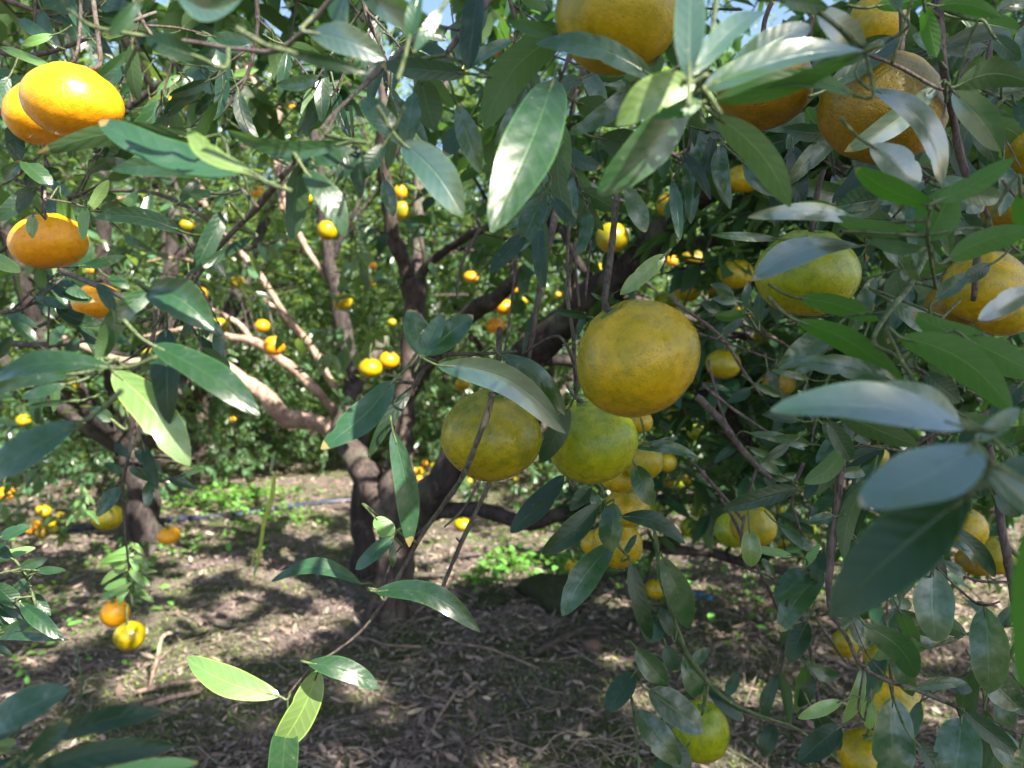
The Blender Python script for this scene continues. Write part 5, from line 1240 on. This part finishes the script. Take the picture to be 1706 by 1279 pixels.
shoot('crossed blue grey leaves in front of the coarse-skinned orange', .40,
      [[(1560, -60, .03, 14), (1568, 60, .02, 15), (1572, 110, .02, 14), (1585, 180, .04, 13), (1600, 260, .05, 12), (1618, 320, .05, 12), (1628, 400, .05, 12), (1622, 500, .06, 9)], [(1440, 88, -.02, 6), (1500, 112, 0, 6), (1560, 145, .0, 6), (1585, 150, 0, 5)], [(1590, 148, 0, 4), (1576, 170, 0, 4), (1566, 240, 0, 3)], [(1690, -60, .1, 10), (1672, 10, .1, 11), (1655, 60, .1, 10), (1640, 120, .1, 6)], [(1670, 300, .02, 5), (1706, 340, .02, 5), (1760, 360, 0, 4)], [(1590, 150, 0, 5), (1640, 175, .02, 4), (1700, 280, 0, 3)]],
      [(1562, 142, 1410, 252, 46, A(m='leaf_waxy', c=-6, roll=-20)), (1445, 146, 1572, 305, 46, A(m='leaf_waxy', c=-30, up=40, d=.37)), (1588, 152, 1668, 252, 60, A(m='leaf_waxy', c=-6, roll=10)), (1590, 145, 1720, 140, 58, U(c=-18, m='leaf_dark')), (1450, 242, 1535, 302, 58, A(up=35, d=.36, m='leaf_waxy')), (1385, 142, 1505, 56, 46, A(m='leaf_dark', d=.44)),
       (1560, 85, 1690, 62, 32, A(c=-14, m='leaf_dark', d=.42)), (1540, 10, 1560, 95, 34, U(m='leaf_vivid', d=.38)), (1460, 10, 1560, -5, 36, U(m='leaf_vivid')), (1560, 10, 1670, 30, 34, U(m='leaf_vivid', c=-10)), (1500, 20, 1480, -30, 24, A(d=.36)), (1600, 30, 1700, 50, 40, A(m='leaf_vivid', d=.45)), (1570, 105, 1545, 70, 24, A(m='leaf_dark')),
       (1655, 60, 1700, 100, 34, A(m='leaf_dark')), (1660, 20, 1720, -10, 36, A(m='leaf')), (1620, 190, 1660, 270, 40, A(m='leaf_dark', d=.5)), (1690, 170, 1730, 230, 30, A(m='leaf_dark'))], 24, 'twig_purple')
shoot('vivid backlit green leaves in a fan below the coarse-skinned orange', .34,
      [[(1560, 480, .06, 6), (1550, 430, .02, 6), (1545, 380, 0, 6), (1555, 330, 0, 5)], [(1545, 390, 0, 5), (1640, 380, .02, 5), (1700, 420, .03, 4)]],
      [(1555, 345, 1424, 282, 46, U(m='leaf_vivid', c=-6)), (1560, 335, 1692, 262, 44, U(m='leaf_vivid', c=6)), (1545, 400, 1590, 308, 84, U(m='leaf_vivid', roll=0)), (1532, 385, 1388, 362, 34, U(m='leaf_vivid', c=-8)), (1430, 368, 1248, 360, 34, A(c=12, d=.36, m='leaf_waxy')), (1435, 375, 1300, 350, 26, U(m='leaf_vivid', c=16, d=.38)), (1432, 410, 1252, 464, 52, A(m='leaf_waxy', c=20, up=50, d=.40, lb='pale blue leaf lying over the green fruit')),
       (1300, 398, 1185, 390, 18, A(d=.5)), (1440, 392, 1545, 415, 28, A(m='leaf_waxy', c=8, roll=30, d=.36)), (1580, 432, 1720, 380, 52, U(m='leaf_vivid', c=-8)), (1700, 320, 1720, 400, 44, U(m='leaf_vivid')), (1470, 330, 1388, 345, 60, A(m='leaf_dark', d=.45)), (1600, 320, 1670, 330, 40, A(d=.4)), (1560, 300, 1640, 350, 60, A(m='leaf', d=.42)), (1460, 340, 1540, 300, 40, A(m='leaf', d=.40)),
       (1600, 360, 1640, 400, 40, A(m='leaf_dark', d=.45)), (1650, 440, 1600, 470, 30, A(m='leaf_dark', d=.45)), (1500, 440, 1470, 400, 30, A(m='leaf', d=.42))], 25, 'twig_green')
# ===== right middle
shoot('layered broad leaves, one hazy pale blade in front, right of the green tangerine', .36,
      [[(1620, 720, -.1, 6), (1560, 700, -.05, 6), (1500, 600, 0, 7), (1455, 570, 0, 7), (1480, 520, .02, 9), (1520, 470, .04, 11), (1545, 420, .06, 9)], [(1600, 500, .1, 5), (1540, 560, .05, 5), (1500, 600, 0, 5)], [(1590, 640, .05, 6), (1560, 590, .05, 7), (1520, 560, .05, 6)], [(1640, 715, -.1, 7), (1706, 780, -.1, 8), (1760, 820, -.1, 8)]],
      [(1330, 496, 1466, 535, 42, U(m='leaf_vivid', c=-6, d=.42)), (1328, 534, 1508, 642, 52, U(m='leaf_vivid', c=-14, d=.36)), (1392, 545, 1300, 612, 50, A(roll=10, d=.40)), (1500, 640, 1326, 600, 44, A(m='leaf', c=8, d=.37)), (1608, 712, 1286, 678, 80, A(m='leaf_waxy', c=18, d=.24, up=48, lb='hazy pale blade, very close')),
       (1600, 705, 1470, 640, 70, A(d=.27, m='leaf')), (1500, 562, 1692, 690, 76, U(m='leaf_vivid', c=-24, d=.34)), (1612, 566, 1740, 630, 64, U(m='leaf_vivid', d=.36)), (1640, 560, 1522, 522, 44, U(m='leaf_vivid', c=-10, d=.38)), (1720, 480, 1632, 532, 44, A(m='leaf_waxy', d=.33)), (1480, 500, 1560, 555, 40, A(m='leaf', d=.45)), (1530, 470, 1500, 450, 26, A(d=.4)), (1560, 500, 1610, 455, 34, A(m='leaf', d=.42)),
       (1400, 690, 1530, 745, 50, U(m='leaf_dark', d=.4)), (1440, 560, 1420, 620, 50, A(m='leaf_dark', d=.45)), (1600, 690, 1690, 740, 50, A(d=.33)), (1540, 620, 1600, 670, 44, A(m='leaf_dark', d=.4)), (1700, 640, 1650, 700, 40, A(m='leaf_dark', d=.42)), (1380, 700, 1420, 770, 36, A(m='leaf_dark', d=.5))], 26, 'twig_green')
shoot('very large blurred blue white leaf and the huge dark leaf just below it', .20,
      [[(1760, 860, .02, 10), (1700, 800, .01, 12), (1650, 770, 0, 14), (1625, 738, 0, 12)], [(1650, 775, 0, 8), (1615, 825, 0, 7)]],
      [(1628, 745, 1432, 838, 112, A(m='leaf_waxy', d=.20, up=42, c=-8, b=.1, f=.1, lb='very large blurred blue white leaf')), (1614, 824, 1384, 1028, 132, A(d=.20, e=.21, roll=0, c=6, m='leaf_dark', b=.04, f=.1, lb='huge dark blurred leaf')), (1725, 850, 1700, 1150, 62, U(d=.15, m='leaf_vivid')), (1640, 780, 1760, 880, 44, A(d=.2, m='leaf')), (1625, 735, 1700, 680, 36, A(d=.24, m='leaf')), (1660, 800, 1740, 760, 44, A(d=.22, m='leaf'))], 27, 'twig_green')
shoot('slim dark upright stem with small leaves left of the huge blurred leaf', .60,
      [[(1420, 640, 0, 12), (1410, 700, 0, 13), (1402, 780, 0, 13), (1393, 860, 0, 13), (1382, 950, 0, 12), (1382, 1010, 0, 8), (1400, 1040, 0, 6)], [(1360, 690, .05, 4), (1352, 740, .05, 3)], [(1400, 760, .0, 4), (1370, 790, 0, 3)], [(1393, 860, 0, 4), (1430, 900, 0, 3)], [(1340, 770, .1, 6), (1320, 830, .1, 5), (1340, 900, .1, 4)]],
      [(1400, 760, 1372, 700, 26), (1398, 790, 1442, 790, 24, A(c=-4)), (1400, 720, 1360, 770, 28, A()), (1366, 790, 1340, 835, 22, A(m='leaf_dark')), (1350, 740, 1290, 728, 24, A()), (1330, 812, 1205, 848, 36, A(m='leaf_dark')), (1395, 820, 1350, 860, 24), (1330, 700, 1270, 690, 22, A(m='leaf_dark')), (1405, 700, 1450, 740, 30, A(m='leaf_dark')), (1392, 860, 1345, 870, 22, A()), (1360, 690, 1330, 650, 20, A()), (1315, 740, 1270, 770, 20, A(m='leaf_dark')), (1300, 790, 1255, 760, 20, A())], 28, 'twig_purple')
shoot('tangled grey twigs descending right of the big golden tangerine', .85,
      [[(1160, 660, 0, 12), (1200, 700, 0, 13), (1230, 740, 0, 12), (1260, 775, 0, 9), (1290, 800, 0, 7)], [(1120, 500, .05, 6), (1200, 560, .05, 6), (1240, 620, .05, 5), (1270, 660, .05, 4)], [(1170, 640, 0, 6), (1220, 680, 0, 6), (1280, 720, 0, 4)], [(1215, 720, 0, 6), (1200, 680, 0, 5), (1180, 600, 0, 4)], [(1150, 765, 0, 6), (1190, 810, 0, 7), (1225, 850, 0, 6), (1240, 870, 0, 4)], [(1260, 780, 0, 5), (1250, 830, 0, 4), (1290, 830, 0, 3)], [(1100, 540, 0, 4), (1180, 560, 0, 5), (1290, 600, 0, 3)]],
      [(1250, 722, 1342, 748, 20, A(c=-6)), (1248, 745, 1310, 775, 18), (1350, 632, 1285, 616, 14, A(roll=0, m='leaf')), (1230, 740, 1190, 770, 18, A(m='leaf_dark')), (1260, 640, 1300, 660, 18), (1200, 560, 1240, 530, 18, A(m='leaf_dark')), (1290, 800, 1330, 790, 16), (1270, 780, 1300, 830, 18, A(m='leaf_dark')), (1190, 810, 1160, 790, 16), (1180, 640, 1215, 650, 12)], 29, 'twig_purple')
# ===== right bottom
shoot('broad dull green leaves drooping between thin stems in the lower right', .50,
      [[(1600, 820, .05, 9), (1555, 945, 0, 4), (1550, 960, 0, 3)], [(1380, 1020, .03, 6), (1410, 1060, .01, 7), (1432, 1105, 0, 7), (1470, 1130, 0, 7), (1530, 1150, 0, 7), (1600, 1180, 0, 6), (1680, 1215, 0, 6), (1740, 1225, 0, 5)], [(1440, 1110, 0, 4), (1430, 1180, 0, 4), (1440, 1200, .05, 3)], [(1480, 1130, 0, 3), (1487, 1160, 0, 4)], [(1560, 945, .02, 4), (1620, 1000, .02, 4), (1645, 1008, .0, 4), (1666, 1002, 0, 3)], [(1590, 1170, 0, 3), (1600, 1195, 0, 3)], [(1420, 1030, 0, 3), (1445, 1090, 0, 3), (1480, 1130, 0, 3)]],
      [(1556, 946, 1562, 1072, 74, A(roll=0, c=4)), (1640, 1010, 1646, 1156, 70, A(roll=10, c=-4)),  (1440, 1040, 1526, 1130, 58, A(c=-16, roll=15)), (1487, 1160, 1486, 1310, 78, A(roll=0)), (1602, 1196, 1585, 1310, 84, A(roll=5, c=-3)), (1402, 1168, 1330, 1196, 26, A(m='leaf_lit', roll=0)), (1438, 1108, 1404, 1205, 26, A(m='leaf_lit', c=-8)),
       (1525, 1146, 1612, 1138, 24, A(c=-4)), (1450, 1165, 1448, 1215, 28, A(m='leaf_lit', d=.56)), (1490, 1080, 1520, 1160, 40, A(d=.55)), (1600, 1180, 1700, 1260, 40, A(m='leaf_dark')), (1560, 1130, 1620, 1150, 30, A(m='leaf_dark', d=.6)), (1640, 1120, 1700, 1180, 60, A(m='leaf', d=.55)), (1420, 1030, 1450, 1080, 40, A(d=.6)), (1500, 1020, 1530, 1080, 30, U(d=.55)),
       (1530, 1240, 1580, 1300, 40, A(m='leaf_dark')), (1400, 1210, 1330, 1270, 50, A(m='leaf_dark', d=.6)), (1360, 1190, 1400, 1250, 44, A(m='leaf_dark', d=.62)), (1650, 1210, 1700, 1290, 50, A(m='leaf'))], 30)
shoot('forked grey stems with a leaf over the yellow tangerine near the lower right edge', .66,
      [[(1640, 700, .05, 8), (1660, 800, .03, 11), (1668, 880, 0, 13), (1680, 940, 0, 14), (1690, 1010, 0, 10), (1700, 1080, 0, 7)], [(1672, 900, 0, 7), (1700, 930, 0, 6), (1740, 945, 0, 5)], [(1560, 930, 0, 5), (1620, 965, 0, 5), (1690, 970, 0, 5)], [(1695, 1120, 0, 9), (1692, 1200, 0, 9), (1695, 1290, 0, 8)], [(1630, 1130, 0, 5), (1622, 1200, 0, 6), (1632, 1290, 0, 6)]],
      [(1586, 876, 1660, 962, 30, A(m='leaf_dark', c=-6)), (1575, 900, 1625, 945, 16, A(c=-10)), (1570, 935, 1610, 958, 20, A(m='leaf')), (1660, 820, 1700, 860, 40, A(m='leaf_dark')), (1680, 940, 1720, 990, 34, A(m='leaf_dark')), (1690, 1010, 1660, 1050, 26, A()), (1640, 700, 1600, 740, 34, A(m='leaf_dark', d=.7)), (1660, 790, 1620, 830, 36, A(m='leaf_dark', d=.75)), (1690, 1100, 1720, 1150, 34, A()), (1480, 1000, 1520, 1010, 30, A(m='leaf', d=.8)), (1690, 760, 1730, 830, 40, A(m='leaf_dark'))], 31, 'twig_purple')
shoot('crossing thin stems near the ground beside the low yellow green tangerine', .95,
      [[(1330, 1000, 0, 7), (1345, 1060, 0, 8), (1355, 1110, 0, 7), (1362, 1160, 0, 7), (1365, 1210, 0, 5)], [(1330, 1080, 0, 6), (1380, 1140, 0, 6), (1440, 1190, 0, 5), (1480, 1230, 0, 4)], [(1130, 1090, .0, 7), (1190, 1150, .0, 7), (1290, 1205, 0, 7), (1370, 1220, 0, 6)], [(1340, 1000, 0, 4), (1400, 1090, 0, 4), (1415, 1110, 0, 3)]],
      [(1365, 1215, 1340, 1250, 30, A(m='leaf_dark')), (1362, 1210, 1400, 1260, 34, A()), (1290, 1205, 1270, 1260, 34, A(m='leaf_dark')), (1330, 1000, 1300, 1030, 26, A(m='leaf_dark')), (1355, 1110, 1330, 1090, 22, A()), (1210, 1160, 1230, 1120, 24, A()), (1150, 1110, 1180, 1080, 24, A())], 32, 'twig_purple')

# ===== shoots in the upper part, a little farther back, leaves set alternately along the stem
def auto_shoot(label, D, line, n, wpx, seed, mats=('leaf', 'leaf', 'leaf_dark', 'leaf_dark', 'leaf_vivid'), mat='twig', droop=.5, side_twigs=2):
    q = random.Random(seed * 91); st = [(x, y, 0, w) for x, y, w in line]; stems = [st]; lv = []
    def along(pl, t):
        k = t * (len(pl) - 1); i = min(int(k), len(pl) - 2); f = k - i
        return (pl[i][0] * (1 - f) + pl[i + 1][0] * f, pl[i][1] * (1 - f) + pl[i + 1][1] * f, pl[i + 1][0] - pl[i][0], pl[i + 1][1] - pl[i][1])
    for j in range(side_twigs):
        x, y, dx, dy = along(st, q.uniform(.2, .8)); a = math.atan2(dy, dx) + q.choice((-1, 1)) * q.uniform(.5, 1.1)
        L = wpx * q.uniform(2.5, 4.5)
        stems.append([(x, y, 0, line[0][2] * .5), (x + math.cos(a) * L * .5, y + math.sin(a) * L * .5 + 4, q.uniform(-.02, .02), line[0][2] * .4), (x + math.cos(a) * L, y + math.sin(a) * L + L * .15, q.uniform(-.04, .04), line[0][2] * .25)])
    for j in range(n):
        pl = stems[j % len(stems)]; t = q.uniform(.12, 1.0) if j % 3 else 1.0
        x, y, dx, dy = along(pl, min(t, .999)); a = math.atan2(dy, dx) + (1 if j % 2 else -1) * q.uniform(.35, 1.25) * (1.0 if t < .95 else .5)
        L = wpx * q.uniform(1.7, 2.9); w = wpx * q.uniform(.7, 1.1)
        lv.append((x, y, x + math.cos(a) * L, y + math.sin(a) * L + droop * L * q.uniform(.1, .7), w, dict(m=q.choice(mats), c=q.uniform(-.12, .12) * L, d=D + q.uniform(-.05, .05), **({'u': 1} if q.random() < .25 else {}))))
    return shoot(label, D, stems, lv, seed, mat)
LD = ('leaf', 'leaf_dark', 'leaf', 'leaf_dark', 'leaf')
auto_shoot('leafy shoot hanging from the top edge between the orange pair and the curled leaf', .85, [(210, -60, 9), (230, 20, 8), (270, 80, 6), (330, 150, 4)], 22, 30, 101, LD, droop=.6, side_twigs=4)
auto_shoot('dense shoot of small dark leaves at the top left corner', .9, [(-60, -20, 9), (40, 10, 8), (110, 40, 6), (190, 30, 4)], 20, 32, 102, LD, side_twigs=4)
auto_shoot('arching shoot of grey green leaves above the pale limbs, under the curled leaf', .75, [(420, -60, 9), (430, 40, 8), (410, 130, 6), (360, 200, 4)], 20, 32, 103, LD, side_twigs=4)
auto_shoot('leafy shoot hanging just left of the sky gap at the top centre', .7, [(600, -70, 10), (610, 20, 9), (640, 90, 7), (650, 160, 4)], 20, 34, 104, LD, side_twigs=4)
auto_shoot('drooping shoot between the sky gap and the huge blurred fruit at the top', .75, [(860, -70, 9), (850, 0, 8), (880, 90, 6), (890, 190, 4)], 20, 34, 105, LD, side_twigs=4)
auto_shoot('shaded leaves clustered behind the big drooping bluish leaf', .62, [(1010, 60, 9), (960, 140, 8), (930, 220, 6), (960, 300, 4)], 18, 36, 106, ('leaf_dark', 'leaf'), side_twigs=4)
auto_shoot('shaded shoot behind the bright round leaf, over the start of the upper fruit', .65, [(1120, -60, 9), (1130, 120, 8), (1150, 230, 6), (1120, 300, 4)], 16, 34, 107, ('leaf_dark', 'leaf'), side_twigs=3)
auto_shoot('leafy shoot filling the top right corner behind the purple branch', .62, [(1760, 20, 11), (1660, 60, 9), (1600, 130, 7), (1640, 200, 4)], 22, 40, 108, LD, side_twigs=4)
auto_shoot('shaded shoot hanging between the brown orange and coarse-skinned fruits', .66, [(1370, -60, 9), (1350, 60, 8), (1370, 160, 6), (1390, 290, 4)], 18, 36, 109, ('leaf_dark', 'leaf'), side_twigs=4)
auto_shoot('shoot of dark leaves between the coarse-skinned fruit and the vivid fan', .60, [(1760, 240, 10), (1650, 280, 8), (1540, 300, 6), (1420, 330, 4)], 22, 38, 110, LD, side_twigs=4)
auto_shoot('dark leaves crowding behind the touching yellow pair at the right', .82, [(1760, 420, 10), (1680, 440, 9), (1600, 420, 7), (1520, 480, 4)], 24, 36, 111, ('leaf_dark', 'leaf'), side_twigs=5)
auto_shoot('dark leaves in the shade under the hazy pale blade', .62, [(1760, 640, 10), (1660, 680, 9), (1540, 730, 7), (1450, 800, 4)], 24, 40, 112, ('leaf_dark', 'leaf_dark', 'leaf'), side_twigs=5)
auto_shoot('shoot of smaller leaves left of the green tangerine, below the great limb', .95, [(1420, 560, 7), (1350, 590, 6), (1280, 560, 5), (1200, 520, 3)], 18, 22, 113, ('leaf_dark', 'leaf'), side_twigs=4)
auto_shoot('grey green shoot at the left edge between the two sunlit fruit groups', .85, [(-60, 260, 8), (30, 300, 7), (110, 330, 5), (180, 300, 4)], 16, 26, 114, LD, side_twigs=3)
auto_shoot('tuft of leaves at the left edge below the sunlit orange fruit', .8, [(-60, 500, 8), (10, 520, 7), (80, 500, 5), (130, 540, 4)], 18, 28, 115, LD, side_twigs=4)
auto_shoot('drooping leaves behind the folded grey leaf in the left middle', .8, [(300, 380, 7), (330, 440, 6), (300, 500, 5), (330, 560, 3)], 12, 26, 116, LD, side_twigs=3)
auto_shoot('low shoot of broad dark leaves against the right edge near the corner', .58, [(1770, 960, 9), (1710, 1040, 8), (1680, 1100, 6), (1640, 1180, 4)], 14, 40, 117, ('leaf_dark', 'leaf'), side_twigs=3)
auto_shoot('shoot of dull leaves hanging below the heart-shaped leaf, near the ground', .85, [(1260, 940, 6), (1290, 1000, 6), (1310, 1060, 5), (1300, 1120, 3)], 8, 28, 118, ('leaf_dark', 'leaf'), side_twigs=2)
auto_shoot('dark leaves between the upright stem and the leaf-covered yellow fruit', .72, [(1560, 830, 8), (1530, 880, 7), (1480, 940, 5), (1440, 980, 3)], 12, 34, 119, ('leaf_dark', 'leaf'), side_twigs=3)
